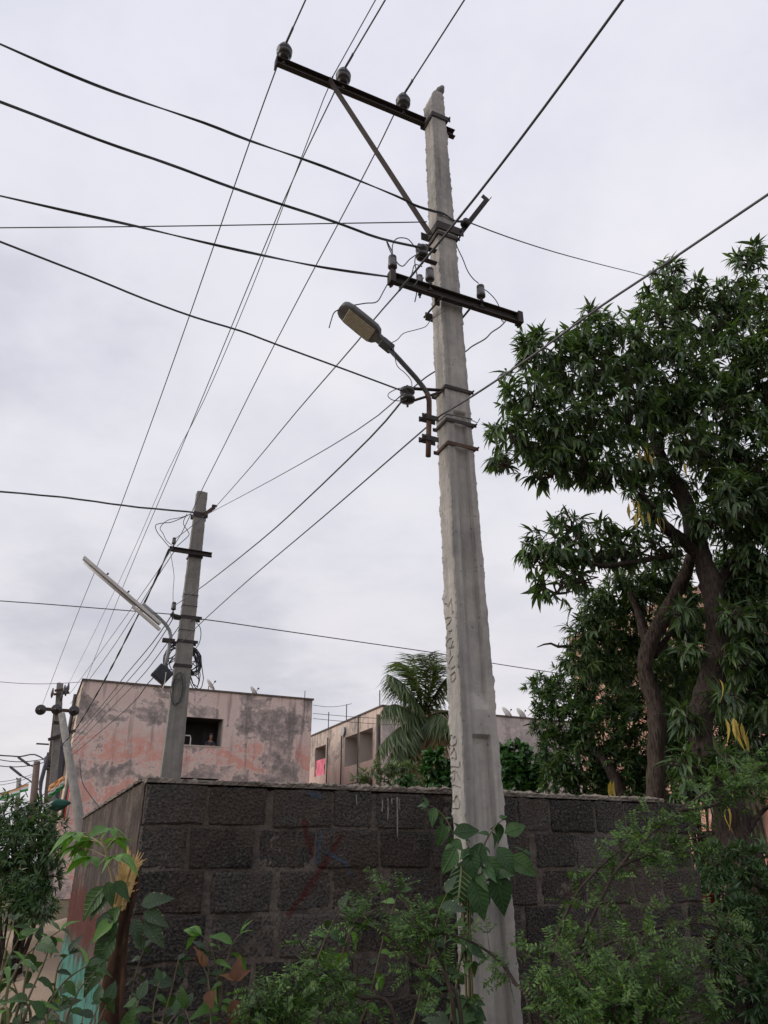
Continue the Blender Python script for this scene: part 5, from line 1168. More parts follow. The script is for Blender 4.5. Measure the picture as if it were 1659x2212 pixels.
def trunk_tube(parent, name, dp, mat, rough=.06, seed=1, n=14, slim=.86):
    """dp: (dx, dy, Y, width_px)"""
    pts = [at(x, y, Y) for x, y, Y, w in dp]; rs = [w * slim / 2 * px_m(x, y, Y) for x, y, Y, w in dp]
    if dp[0][4:] == (): pass
    P, Q = [], []; rr = random.Random(seed)
    for i in range(len(pts) - 1):
        a, b, c, d = pts[max(i - 1, 0)], pts[i], pts[i + 1], pts[min(i + 2, len(pts) - 1)]
        for k in range(6):
            t = k / 6; P.append(0.5 * ((2 * b) + (c - a) * t + (2 * a - 5 * b + 4 * c - d) * t * t + (3 * b - a - 3 * c + d) * t ** 3)); Q.append((rs[i] * (1 - t) + rs[i + 1] * t) * rr.uniform(.95, 1.06))
    P.append(pts[-1]); Q.append(rs[-1]); m = MB(); m.tube(P, Q, n); f = sines(seed, 10, 3, 14)
    cen = []
    for k in range(len(P)):
        for j in range(n):
            i = k * n + j; v = Vector(m.v[i]); d = (v - P[k]); m.v[i] = tuple(P[k] + d * (1 + rough * 2.6 * float(f(v.x * 5 + v.y * 5, v.z * 2.4 + j * .35))))
    return m.build(name, mat, parent, True)
def to_ground(dp, dx=0):
    x, y, Y, w = dp[0]; return dp

# --- large mango tree on the right
Ym = 9.0
r = np.random.default_rng(31)
tb = at(1590, 1800, 8.3); mango = thing('mango_tree', 'tall mango tree with thick winding trunk at the right', 'tree', Vector((tb.x + .05, tb.y, 0)), 'mango trees')
q0 = Vector((tb.x + .12, tb.y, -.05))
def groundpt(dx, dy, Y):               # continue the trunk to the soil: several grid points below the frame
    return dx, dy, Y
trunk_tube(mango, 'trunk', [(1650, 2150, 8.2, 130), (1628, 1990, 8.25, 112), (1602, 1850, 8.3, 100), (1577, 1760, 8.35, 82), (1545, 1680, 8.45, 66), (1516, 1600, 8.6, 58), (1514, 1540, 8.7, 58), (1535, 1470, 8.8, 60), (1551, 1390, 8.9, 56), (1545, 1310, 9.0, 50), (1528, 1240, 9.1, 48), (1506, 1170, 9.2, 46), (1488, 1105, 9.3, 40), (1462, 1050, 9.4, 34), (1438, 1010, 9.5, 30), (1420, 960, 9.6, 28), (1405, 925, 9.7, 24)], M['bark'], .07, 3)
for i, dp in enumerate(([(1515, 1205, 9.15, 36), (1478, 1170, 9.1, 32), (1440, 1140, 9.0, 28), (1405, 1095, 8.9, 22), (1378, 1068, 8.8, 12)], [(1470, 1195, 9.1, 20), (1420, 1205, 9.0, 16), (1360, 1215, 8.9, 13), (1300, 1222, 8.8, 11), (1240, 1205, 8.7, 7)],
    [(1420, 960, 9.6, 22), (1436, 925, 9.6, 16), (1470, 860, 9.6, 12)], [(1410, 935, 9.7, 22), (1370, 850, 9.7, 16), (1300, 790, 9.7, 12)], [(1540, 1280, 9.05, 26), (1600, 1180, 9.6, 18), (1640, 1060, 9.8, 12)], [(1590, 1830, 8.3, 26), (1640, 1760, 8.2, 12), (1668, 1735, 8.1, 6)])):
    trunk_tube(mango, 'limb', dp, M['bark'], .06, 10 + i, 10)
m = MB(); 
up = [(1180, 760, 62, 8.6), (1135, 850, 62, 8.4), (1100, 935, 50, 8.3), (1085, 990, 30, 8.2), (1175, 935, 80, 8.6), (1250, 800, 85, 8.8), (1280, 720, 58, 9.0), (1275, 680, 26, 9.0), (1150, 735, 30, 8.6), (1330, 760, 80, 9.0), (1400, 720, 70, 9.3), (1450, 640, 62, 9.5), (1440, 590, 34, 9.5), (1510, 690, 75, 9.5),
      (1590, 640, 62, 9.4), (1610, 570, 36, 9.4), (1632, 535, 18, 9.4), (1650, 700, 80, 9.2), (1570, 790, 95, 9.3), (1440, 810, 95, 9.2), (1330, 880, 95, 8.9), (1240, 930, 95, 8.7), (1240, 1000, 55, 8.6), (1300, 1010, 48, 8.7), (1180, 1005, 50, 8.5), (1370, 990, 55, 8.9), (1520, 900, 95, 9.2), (1640, 860, 90, 9.0), (1620, 980, 95, 8.9), (1560, 1010, 80, 9.4), (1680, 1080, 90, 8.8), (1600, 1120, 80, 9.3), (1430, 880, 70, 9.2),
      (1480, 960, 50, 8.7), (1690, 780, 90, 9.0), (1400, 1020, 40, 9.3), (1440, 1050, 42, 9.6), (1760, 680, 90, 9.2), (1790, 820, 95, 9.1), (1780, 960, 95, 9.0), (1770, 1100, 90, 9.0), (1760, 1230, 80, 9.1), (1750, 1360, 70, 9.2)]
ups = [(1188, 1180, 60, 8.8), (1225, 1130, 36, 8.9), (1165, 1200, 40, 8.7), (1190, 1260, 45, 8.7), (1260, 1190, 50, 8.9), (1300, 1150, 34, 9.0), (1245, 1240, 32, 8.8), (1370, 1170, 52, 9.0), (1400, 1100, 34, 8.9), (1375, 1065, 30, 8.7), (1340, 1190, 40, 9.0), (1430, 1180, 40, 9.0)]
right = [(1650, 1200, 80, 9.1), (1620, 1290, 70, 9.4), (1660, 1380, 80, 9.2), (1600, 1230, 60, 9.8), (1640, 1480, 70, 9.6), (1600, 1400, 48, 9.8), (1660, 1570, 60, 9.2), (1600, 1330, 60, 9.6), (1640, 1420, 70, 9.9), (1610, 1530, 55, 9.8), (1650, 1640, 50, 9.4), (1520, 1120, 40, 8.8), (1585, 1080, 60, 8.7), (1480, 1545, 28, 8.4), (1565, 1500, 26, 8.3), (1500, 1700, 34, 8.0), (1560, 1640, 30, 8.0), (1590, 1420, 40, 8.6), (1490, 1400, 24, 8.6), (1470, 1320, 26, 8.7), (1580, 1330, 30, 8.6), (1480, 1640, 30, 8.2)]
P1, A1 = blob_pts(r, up, 270); P2, A2 = blob_pts(r, ups, 250); P3, A3 = blob_pts(r, right, 420)
P = np.concatenate([P1, P2, P3]); A = np.concatenate([A1, A2, A3]); pick = r.uniform(size=len(P)) < .36
stuff_part('crown', mango, rosettes(r, P[~pick], A[~pick], 10, .185, LANCE, 1.0), M['mango'])
stuff_part('crown', mango, rosettes(r, P[pick], A[pick], 10, .18, LANCE, 1.0), M['mango_young'])
# inner shade leaves so the crown is dense
Pi, Ai = blob_pts(r, [(b[0], b[1], b[2] * .72, b[3] + .25) for b in up + ups + right], 150)
stuff_part('inner_crown', mango, rosettes(r, Pi, Ai, 8, .23, LANCE3), M['mango'])
m = MB(); rr = random.Random(4)
for b in up + ups + right:
    c = at(b[0], b[1], b[3]); R_ = b[2] * px_m(b[0], b[1], b[3])
    for k in range(9):
        d = Vector((rr.gauss(0, 1), rr.gauss(0, 1), rr.gauss(.3, .8))).normalized(); s_ = c + Vector((.25, .1, -.5)) * R_; e_ = c + d * R_ * .9; mid = (s_ + e_) / 2 + Vector((rr.gauss(0, .08), rr.gauss(0, .08), -.05)); m.tube([s_, mid, e_], [.016, .010, .004], 5)
o = m.build('twigs', M['twig'], mango); o['kind'] = 'stuff'
def place_leaf(parent, me, p, d, n, L, name='leaf'):
    o = link_mesh(name, me, parent, p); D = Vector(d).normalized(); Y = Vector(n).cross(D); Y = Y.normalized() if Y.length > 1e-4 else D.orthogonal().normalized(); Z = D.cross(Y)
    mt = Matrix((D, Y, Z)).transposed().to_4x4(); o.rotation_euler = mt.to_euler(); o.scale = (L, L, L); return o
def tpl_mesh(name, tpl, mat, smooth=True): return np_mesh(name, tpl[0], tpl[1], mat, smooth)
LM = {}
for k, (tp, mt) in {'yellow': (LANCE, 'mango_yellow'), 'vine': (OVATE, 'vine'), 'varieg': (OVATE, 'varieg'), 'weed': (OVATE, 'weed'), 'dull': (OVATE, 'dullweed'), 'bright': (OVATE, 'bright'), 'dry': (OVATE, 'dry'), 'lance': (LANCE, 'weed'), 'lanceb': (LANCE, 'bright')}.items():
    LM[k] = [tpl_mesh('leaf', tp if j == 0 else (tp[0] * np.array([1, .82 + .1 * j, 1]) + np.array([0, 0, 1]) * (-.22 * j * tp[0][:, :1] ** 2 + .5 * (j - 1) * tp[0][:, :1] * tp[0][:, 1:2]) * np.array([0, 0, 1]), tp[1]), M[mt]) for j in range(3)]
ry = random.Random(8)
for cx, cy, Y, n in ((1390, 972, 8.6, 6), (1400, 985, 8.6, 3), (1365, 1090, 8.4, 5), (1385, 1112, 8.4, 4), (1590, 1558, 7.9, 6), (1605, 1580, 7.9, 3), (1555, 1470, 8.1, 1), (1430, 1125, 8.5, 2), (1330, 1700, 7.9, 2), (1470, 1000, 8.4, 1), (1560, 1745, 7.6, 2)):
    c = at(cx, cy, Y)
    for k in range(n):
        a = ry.uniform(0, 6.28); place_leaf(mango, ry.choice(LM['yellow']), c + Vector((ry.uniform(-.08, .08), ry.uniform(-.08, .08), ry.uniform(-.03, .06))), (math.cos(a) * .55, math.sin(a) * .55, -.95), (math.cos(a), math.sin(a), .6), ry.uniform(.14, .21), 'yellow_leaf')
# --- second mango, thinner trunk left of it
tb = at(1416, 1710, 10.0); mango2 = thing('mango_tree', 'thinner forked mango trunk left of the tall mango tree', 'tree', Vector((tb.x, tb.y, 0)), 'mango trees')
trunk_tube(mango2, 'trunk', [(1420, 1960, 10, 52), (1416, 1800, 10, 48), (1416, 1700, 10, 44), (1418, 1620, 10, 42), (1420, 1560, 10, 44), (1412, 1510, 10, 42), (1398, 1470, 10, 38), (1393, 1430, 10, 36), (1404, 1390, 10, 38), (1430, 1340, 10, 40), (1456, 1290, 9.9, 34), (1478, 1245, 9.8, 32), (1495, 1200, 9.7, 26)], M['bark_light'], .06, 21)
trunk_tube(mango2, 'limb', [(1402, 1400, 10, 30), (1388, 1360, 10.1, 22), (1378, 1320, 10.2, 18), (1360, 1280, 10.2, 12)], M['bark'], .06, 22, 10)
trunk_tube(mango2, 'limb', [(1410, 1415, 10.1, 24), (1440, 1380, 10.2, 14), (1462, 1330, 10.4, 10)], M['bark'], .06, 23, 10)
b2 = [(1330, 1280, 50, 10.6), (1290, 1320, 46, 10.5), (1370, 1250, 46, 10.7), (1340, 1340, 55, 10.7), (1280, 1370, 50, 10.5), (1250, 1420, 40, 10.4), (1310, 1430, 60, 10.8), (1430, 1270, 36, 11), (1480, 1330, 42, 11.4), (1460, 1420, 50, 11.6), (1490, 1480, 40, 11.8), (1350, 1400, 50, 11), (1380, 1290, 34, 10.4), (1440, 1230, 44, 10.6), (1475, 1275, 40, 10.8), (1450, 1340, 44, 11), (1500, 1400, 44, 11.2), (1440, 1470, 44, 11.2), (1590, 1290, 50, 11.4), (1570, 1230, 44, 11.4), (1580, 1430, 44, 11.4)]
P, A = blob_pts(r, b2, 800); pick = r.uniform(size=len(P)) < .35
stuff_part('crown', mango2, rosettes(r, P[~pick], A[~pick], 9, .16, LANCE3, .9), M['mango']); stuff_part('crown', mango2, rosettes(r, P[pick], A[pick], 9, .15, LANCE), M['mango_young'])
dt = MB(); dt.tube([at(1275, 1400, 10.4), at(1235, 1395, 10.3), at(1205, 1397, 10.2), at(1190, 1390, 10.2), at(1175, 1392, 10.2), at(1160, 1398, 10.2)], [.03, .025, .02, .016, .012, .006], 7); dt.tube([at(1205, 1397, 10.2), at(1208, 1388, 10.2)], [.014, .006], 5); dt.build('dead_branch', M['twig'], mango2)
# --- dense smaller trees behind the wall
def bushy(name, label, base_d, Y, blobs, dens, nl, L, tpl, mat, cat='tree', group=None, stems=None, mat2=None, droop=.35, spread=1.15, seed=1, barkm='bark'):
    rr_ = np.random.default_rng(seed); pb_ = at(*base_d, Y); th = thing(name, label, cat, Vector((pb_.x, pb_.y, 0)), group); P, A = blob_pts(rr_, blobs, dens)
    g = P[:, 2] > .1; P, A = P[g], A[g]
    if mat2:
        pk = rr_.uniform(size=len(P)) < .4; stuff_part('crown', th, rosettes(rr_, P[pk], A[pk], nl, L, tpl, droop, spread), M[mat2]); P, A = P[~pk], A[~pk]
    stuff_part('crown', th, rosettes(rr_, P, A, nl, L, tpl, droop, spread), M[mat])
    if stems is None: stems = 4
    m = MB(); q = random.Random(seed); root = Vector((pb_.x, pb_.y, -.05))
    for b in blobs[:14]:
        c = at(b[0], b[1], b[3]); mid = root.lerp(c, .5) + Vector((q.uniform(-.1, .1), q.uniform(-.1, .1), .1)); m.tube([root + Vector((q.uniform(-.12, .12), q.uniform(-.12, .12), 0)), mid, c], [.035, .02, .008], 6)
    m.build('trunk', M[barkm], th, True); return th
b3 = [(1170, 1480, 30, 13.6), (1195, 1510, 42, 13.4), (1175, 1560, 30, 13.4), (1240, 1480, 46, 13.8), (1230, 1560, 55, 13.2), (1300, 1500, 55, 13.6), (1290, 1580, 60, 13.0), (1250, 1640, 55, 13.0), (1330, 1650, 55, 13.0), (1360, 1560, 50, 13.4), (1370, 1480, 45, 13.8), (1320, 1440, 40, 13.6), (1380, 1640, 45, 13.2), (1205, 1615, 40, 13.2), (1270, 1690, 40, 13.0), (1340, 1710, 40, 12.8), (1205, 1680, 40, 13.0), (1400, 1700, 40, 13), (1390, 1410, 36, 14)]
th3 = bushy('small_tree', 'dense small-leaved tree behind the wall, left of the mango trunks', (1330, 1900), 13.0, b3, 800, 12, .14, LANCE3, 'mass', mat2='mango_young', seed=41)
trunk_tube(th3, 'limb', [(1345, 1720, 12.6, 34), (1322, 1670, 12.6, 26), (1290, 1625, 12.7, 20), (1270, 1600, 12.8, 12)], M['bark'], .06, 24, 10)
b4 = [(1460, 1560, 45, 13), (1470, 1640, 50, 12.6), (1540, 1600, 55, 12.4), (1580, 1660, 50, 12.0), (1460, 1700, 45, 12.2), (1620, 1600, 45, 11.8), (1500, 1520, 45, 13.2), (1560, 1520, 40, 13), (1530, 1690, 40, 11.8), (1600, 1710, 40, 10.8), (1450, 1500, 36, 13.6), (1590, 1480, 34, 12.6), (1470, 1440, 46, 13), (1500, 1350, 46, 13.2), (1440, 1380, 44, 13.4), (1470, 1580, 50, 12.8), (1600, 1540, 50, 12.2), (1650, 1520, 50, 12), (1640, 1660, 44, 11.4), (1560, 1450, 40, 12.8), (1440, 1620, 50, 12.6)]
bushy('small_tree', 'dark leafy tree between and behind the two mango trunks', (1500, 1900), 12.4, b4, 800, 11, .15, LANCE3, 'mass', seed=42)
b5 = [(1085, 1630, 26, 15), (1110, 1625, 30, 15), (1140, 1640, 34, 15), (1105, 1665, 40, 14.8), (1150, 1675, 40, 14.8), (1180, 1660, 28, 14.8), (945, 1640, 26, 15), (940, 1665, 30, 15), (965, 1655, 34, 15.2), (950, 1690, 34, 15), (1000, 1680, 40, 15), (1050, 1675, 40, 15), (1120, 1700, 40, 14.8)]
bushy('broad_leaf_bush', 'bright broad-leaved bush directly behind the wall and the tall pole', (1040, 1900), 15.0, b5, 420, 8, .15, OVATE4, 'broad', 'bush', 'bushes behind the wall', seed=43, droop=.5, spread=1.3)
b6 = [(800, 1675, 22, 28), (830, 1665, 26, 28), (860, 1670, 28, 28), (890, 1672, 26, 28), (775, 1688, 18, 28), (840, 1690, 30, 28), (885, 1695, 26, 28), (820, 1650, 16, 28), (870, 1652, 16, 28)]
bushy('small_tree', 'feathery low tree under the palm in front of the peach block', (840, 1760), 28.0, b6, 90, 14, .26, LANCE3, 'palm', seed=44)
b7 = [(870, 1688, 12, 21), (885, 1684, 12, 21), (860, 1694, 12, 21), (893, 1694, 12, 21), (877, 1698, 12, 21)]
bushy('bush', 'small light green bush just above the wall, under the palm', (876, 1750), 21.0, b7, 500, 8, .13, OVATE4, 'broad', 'bush', 'bushes behind the wall', seed=45)
# --- left bush
b8 = [(20, 1760, 46, 11.5), (70, 1770, 46, 11.5), (105, 1790, 34, 11.3), (60, 1820, 55, 11.2), (10, 1830, 55, 11.2), (110, 1840, 34, 11.1), (50, 1880, 55, 11), (100, 1900, 34, 11), (0, 1900, 50, 11), (60, 1930, 46, 10.8), (20, 1960, 46, 10.6), (90, 1960, 36, 10.6), (-40, 1860, 50, 11.2), (-40, 1780, 46, 11.5)]
bushy('left_tree', 'dull green leafy tree at the left edge beside the lane', (45, 2040), 11.0, b8, 900, 9, .12, LANCE3, 'leftbush', mat2='mass', seed=46, droop=.45)
# --- coconut palm
Yp = 34.0; pb_ = at(915, 1690, Yp); palm = thing('coconut_palm', 'coconut palm in front of the peach block, left of the tall pole', 'tree', Vector((pb_.x, pb_.y, 0)))
cr = at(912, 1556, Yp); m = MB(); m.tube([Vector((pb_.x, pb_.y, -.1)), pb_, at(914, 1620, Yp), cr], [.26, .24, .22, .20], 12); m.build('trunk', M['bark_light'], palm, True)
def frond(dp, Ym_, dry=False, lw=.55, seed=0, hang=.6):
    rr_ = np.random.default_rng(seed); pts = [at(x, y, Y) for x, y, Y in dp]; out = []
    for i in range(len(pts) - 1):
        a, b, c, d = pts[max(i - 1, 0)], pts[i], pts[i + 1], pts[min(i + 2, len(pts) - 1)]
        for k in range(10):
            t = k / 10; out.append(0.5 * ((2 * b) + (c - a) * t + (2 * a - 5 * b + 4 * c - d) * t * t + (3 * b - a - 3 * c + d) * t ** 3))
    out.append(pts[-1]); n = len(out); m = MB(); m.tube(out, [.045 * (1 - .85 * k / n) for k in range(n)], 5); o = m.build('frond', M['palm_dry'] if dry else M['stem_pale'], palm)
    Ps, Ds, Ns, Ls = [], [], [], []
    for k in range(int(n * .12), n - 1):
        for s_ in range(3):
            p = out[k].lerp(out[k + 1], s_ / 3); t = (out[k + 1] - out[k]).normalized(); sd = t.cross(UP); sd = sd.normalized() if sd.length > .05 else Vector((1, 0, 0)); u = k / n; ln = lw * (0.55 + 1.1 * math.sin(math.pi * min(1, u * .85 + .12))) 
            for sg in (-1, 1):
                d = sd * sg * .9 + t * .75 - UP * hang * rr_.uniform(.6, 1.4) + Vector(rr_.normal(0, .10, 3)); Ps.append(p); Ds.append(d); Ns.append(UP * .6 + t * .3 + Vector(rr_.normal(0, .15, 3))); Ls.append(ln * rr_.uniform(.8, 1.1))
    tp = leaf_tpl([.055, .075, .05, .004], .35, .2); V, F = leaf_arr(tp, np.array(Ps), np.array(Ds), np.array(Ns), np.array(Ls)); ori = np.array(ORI[palm.name])
    lf = link_mesh('leaflets', np_mesh('leaflets', V - ori, F, M['palm_dry'] if dry else M['palm']), o); lf['kind'] = 'stuff'
C_ = (912, 1556, Yp)
for i, (dp, dry, hg) in enumerate((([C_, (890, 1500, Yp - .3), (862, 1470, Yp - .6), (836, 1456, Yp - .9)], 0, .8), ([C_, (898, 1510, Yp), (870, 1480, Yp + .4), (842, 1470, Yp + .9)], 0, .9), ([C_, (903, 1490, Yp), (898, 1450, Yp + .2), (893, 1415, Yp + .5)], 0, .25), ([C_, (918, 1495, Yp + .2), (922, 1450, Yp + .5), (918, 1418, Yp + 1)], 0, .25), ([C_, (925, 1500, Yp), (938, 1450, Yp), (945, 1415, Yp - .3)], 0, .3), ([C_, (935, 1510, Yp), (960, 1470, Yp), (985, 1450, Yp)], 0, .5),
    ([C_, (890, 1540, Yp - .5), (855, 1522, Yp - 1), (828, 1530, Yp - 1.4)], 0, .9), ([C_, (885, 1560, Yp - .8), (850, 1580, Yp - 1.4), (820, 1612, Yp - 1.8)], 0, .8), ([C_, (880, 1575, Yp - 1), (858, 1610, Yp - 1.5), (846, 1645, Yp - 1.7)], 0, .8), ([C_, (935, 1548, Yp - .6), (955, 1545, Yp - 1), (975, 1565, Yp - 1.4)], 0, 1.0), ([C_, (938, 1565, Yp - .6), (950, 1585, Yp - 1), (955, 1620, Yp - 1.2)], 1, .9), ([C_, (945, 1540, Yp), (990, 1540, Yp), (1040, 1570, Yp), (1075, 1610, Yp)], 0, .9), ([C_, (950, 1560, Yp), (1000, 1575, Yp), (1050, 1610, Yp), (1082, 1640, Yp)], 1, .8),
    ([C_, (905, 1585, Yp - .6), (898, 1620, Yp - .8), (890, 1660, Yp - .8)], 1, .7), ([C_, (922, 1590, Yp - .6), (920, 1625, Yp - .8), (915, 1665, Yp - .8)], 1, .6), ([C_, (900, 1575, Yp - .4), (880, 1620, Yp - .4), (868, 1650, Yp - .3)], 0, .6), ([C_, (908, 1500, Yp + .6), (880, 1450, Yp + 1), (862, 1430, Yp + 1.5)], 0, .4), ([C_, (928, 1490, Yp - .4), (930, 1440, Yp - .7), (926, 1412, Yp - .9)], 0, .3))):
    frond(dp, Yp, bool(dry), .78, 60 + i, hg * 1.15)
m = MB(); rr = random.Random(3)
for k in range(40):
    a = rr.uniform(0, 6.28); m.tube([cr + Vector((math.cos(a) * .1, math.sin(a) * .1, -.3)), cr + Vector((math.cos(a) * .35, math.sin(a) * .35, rr.uniform(-.7, .5)))], [.05, .02], 5)
m.build('leaf_bases', M['palm_dry'], palm)
# --- grass on the lane verge
gp = np.stack([r.uniform(-9.5, -4.6, 5200), r.uniform(9.5, 17, 5200), np.full(5200, .0)], 1); gd = r.normal(0, .35, (5200, 3)); gd[:, 2] = 1
V, F = leaf_arr(BLADE, gp, gd, r.normal(size=(5200, 3)) + np.array([[0, -1, .2]]), r.uniform(.10, .38, 5200), r.uniform(.25, .5, 5200)); o = link_mesh('grass', np_mesh('grass', V, F, M['grass'])); tag(o, 'rough grass on the verge left of the lane wall', 'grass', kind='stuff')

# ------------------------------------------------------------------ plants in front of the wall
rp = random.Random(77)
def jit(s): return Vector((rp.gauss(0, s), rp.gauss(0, s), rp.gauss(0, s)))
def stem_curve(pts, sub=6):
    out = []
    for i in range(len(pts) - 1):
        a, b, c, d = pts[max(i - 1, 0)], pts[i], pts[i + 1], pts[min(i + 2, len(pts) - 1)]
        for k in range(sub):
            t = k / sub; out.append(0.5 * ((2 * b) + (c - a) * t + (2 * a - 5 * b + 4 * c - d) * t * t + (3 * b - a - 3 * c + d) * t ** 3))
    out.append(pts[-1]); return out
def leafy_plant(name, label, stems, kinds, L, step, mat='stem', cat='plant', group='weeds in front of the wall', droop=.35, r0=.0042, start=.25, name_leaf='leaf', facing=.5):
    """stems: lists of (dx, dy, Y); large leaves are single parts set alternately along each stem"""
    p0 = at(*stems[0][0]); th = thing(name, label, cat, Vector((p0.x, p0.y, 0)), group)
    for st_ in stems:
        pts = [at(*q) for q in st_]; g = Vector((pts[0].x, pts[0].y, 0)); pts = ([g] if pts[0].z > .2 else []) + pts; cv = stem_curve(pts); m = MB(); n = len(cv)
        m.tube(cv, [r0 * (1.5 - 1.1 * k / n) for k in range(n)], 6); m.build('stem', M[mat], th, True)
        Ls = sum((b - a).length for a, b in zip(cv[:-1], cv[1:])); s = 0.0; nxt = start * Ls; k = 0
        first = next((i for i, c in enumerate(cv) if c.z > .75), 0)
        for i in range(n - 1):
            a, b = cv[i], cv[i + 1]; s += (b - a).length
            if i < first: continue
            while s >= nxt or nxt < 0:
                t = (b - a).normalized(); ang = k * 2.4 + rp.uniform(-.5, .5); x = t.orthogonal().normalized(); y = t.cross(x)
                d = (x * math.cos(ang) + y * math.sin(ang)) + t * .35 - UP * droop * rp.uniform(.4, 1.3); nn = UP + jit(.3) + Vector((-.1, -facing, .0))
                place_leaf(th, rp.choice(LM[rp.choice(kinds)]), a, d, nn, L * rp.uniform(.5, 1.2), name_leaf); k += 1; nxt += step * rp.uniform(.7, 1.3)
            if s > Ls: break
        for e in range(3): place_leaf(th, rp.choice(LM[rp.choice(kinds)]), cv[-1], (cv[-1] - cv[-3]).normalized() + jit(.6), UP + jit(.3) - Vector((0, facing, 0)), L * rp.uniform(.5, .9), name_leaf)
    return th
# vine on the pole
vine = leafy_plant('vine', 'large-leaved vine climbing the foot of the tall pole', [[(985, 2180, 4.10), (1000, 2050, 4.08), (1010, 1950, 4.08), (985, 1850, 4.1), (972, 1785, 4.1), (945, 1750, 4.12), (925, 1740, 4.1)], [(1015, 1990, 4.05), (1040, 1900, 4.03), (1045, 1830, 4.05), (1070, 1785, 4.1), (1085, 1772, 4.12)], [(1010, 1960, 4.05), (1060, 1900, 4.02), (1100, 1860, 4.1), (1130, 1840, 4.15)], [(1000, 1930, 4.06), (1020, 1860, 4.03), (1000, 1800, 4.06)]], ['vine', 'vine', 'weed', 'weed'], .082, .032, 'stem', 'vine', None, .7, .005, .5, facing=.9)
for dx, dy, d, L, k in ((997, 1868, (-.12, -.1, -1), .19, 'varieg'), (1068, 1880, (.25, -.1, -1), .20, 'vine'), (1050, 1850, (.5, -.2, -.7), .16, 'vine'), (1100, 1850, (.9, -.1, -.5), .16, 'weed'), (980, 1800, (.9, -.1, .15), .13, 'vine'), (1090, 1800, (.8, 0, .3), .12, 'weed'), (1020, 1900, (.3, -.2, -.9), .18, 'vine'), (985, 1830, (-.5, -.2, -.8), .14, 'vine'), (1040, 1820, (-.3, -.2, -.8), .15, 'vine'), (1075, 1830, (.4, -.3, -.6), .14, 'vine'), (960, 1780, (-.3, -.1, -.9), .11, 'weed'), (1010, 1830, (.2, -.3, -.9), .15, 'vine')):
    place_leaf(vine, LM[k][0], at(dx, dy, 4.02), d, (.1, -1, .25), L, 'leaf')
# broken sapling at the corner
bs0 = at(238, 2330, 3.15); sap = thing('broken_sapling', 'snapped sapling with torn yellow wood beside the wall corner', 'sapling', Vector((bs0.x, bs0.y, 0)))
trunk_tube(sap, 'trunk', [(205, 2700, 3.1, 62), (222, 2450, 3.12, 58), (236, 2250, 3.15, 52), (243, 2120, 3.2, 46), (256, 2010, 3.24, 42), (268, 1950, 3.26, 40), (280, 1905, 3.28, 30), (286, 1888, 3.29, 14)], M['bark_red'], .10, 30, 14)
m = MB(); rw = random.Random(12); c0, c1 = at(262, 1950, 3.20), at(288, 1862, 3.24); axw = (c1 - c0).normalized(); sx = axw.orthogonal().normalized(); sy = axw.cross(sx)
for k in range(90):
    f_ = rw.random() ** .6; a = rw.uniform(0, 6.28); rad = .030 * rw.random() ** .5; p0 = c0.lerp(c1, f_ * .75) + (sx * math.cos(a) + sy * math.sin(a)) * rad - Vector((0, .02, 0)); ln = rw.uniform(.03, .10)
    tip = p0 + axw * ln + (sx * math.cos(a) + sy * math.sin(a)) * rw.uniform(0, .035); w_ = rw.uniform(.003, .0075); m.tube([p0 - axw * .04, p0 + axw * ln * .5, tip], [w_, w_ * .9, .0008], 4)
m.tube([c0 - axw * .07 - Vector((.01, .02, 0)), c0.lerp(c1, .5) - Vector((0, .02, 0)), c1], [.012, .030, .014], 8)
m.build('torn_wood', M['wood'], sap)
m = MB(); pts = [at(*q) for q in ((262, 2212, 3.1), (268, 2080, 3.14), (276, 1990, 3.18), (295, 1915, 3.22), (300, 1870, 3.3))]; m.tube(stem_curve(pts), .011, 6); pts = [at(*q) for q in ((268, 1960, 3.2), (250, 1935, 3.18), (232, 1930, 3.16), (220, 1936, 3.15))]; m.tube(stem_curve(pts), .005, 5); m.build('torn_bark', M['bark_red'], sap, True)
m = MB(); sh = [at(*q) for q in ((262, 1958, 3.2), (250, 1930, 3.2), (243, 1895, 3.2), (235, 1868, 3.2), (228, 1835, 3.2), (215, 1805, 3.2))]; cv = stem_curve(sh); m.tube(cv, [.010 * (1 - .7 * k / len(cv)) for k in range(len(cv))], 7); m.build('shoot', M['stem_pale'], sap, True)
for bx, by, ex, ey in ((236, 1870, 195, 1852), (232, 1852, 165, 1830), (228, 1835, 250, 1812), (224, 1825, 175, 1805), (218, 1808, 165, 1800), (216, 1805, 235, 1790), (236, 1872, 250, 1850), (226, 1830, 195, 1815)):
    a, b = at(bx, by, 3.2), at(ex, ey, 3.2 + rp.uniform(-.12, .12)); m = MB(); m.tube([a, (a + b) / 2 + UP * .008, b], .0022, 5); pt_ = m.build('petiole', M['stem_pale'], sap)
    for k in range(5):
        an = (k - 2) * .62; d0 = (b - a).normalized(); sd = d0.cross(UP).normalized(); d = d0 * math.cos(an) + sd * math.sin(an) - UP * rp.uniform(.05, .35)
        place_leaf(sap, rp.choice(LM['lanceb' if k % 2 else 'bright']), b, d, UP + jit(.2), rp.uniform(.062, .10), 'leaf')
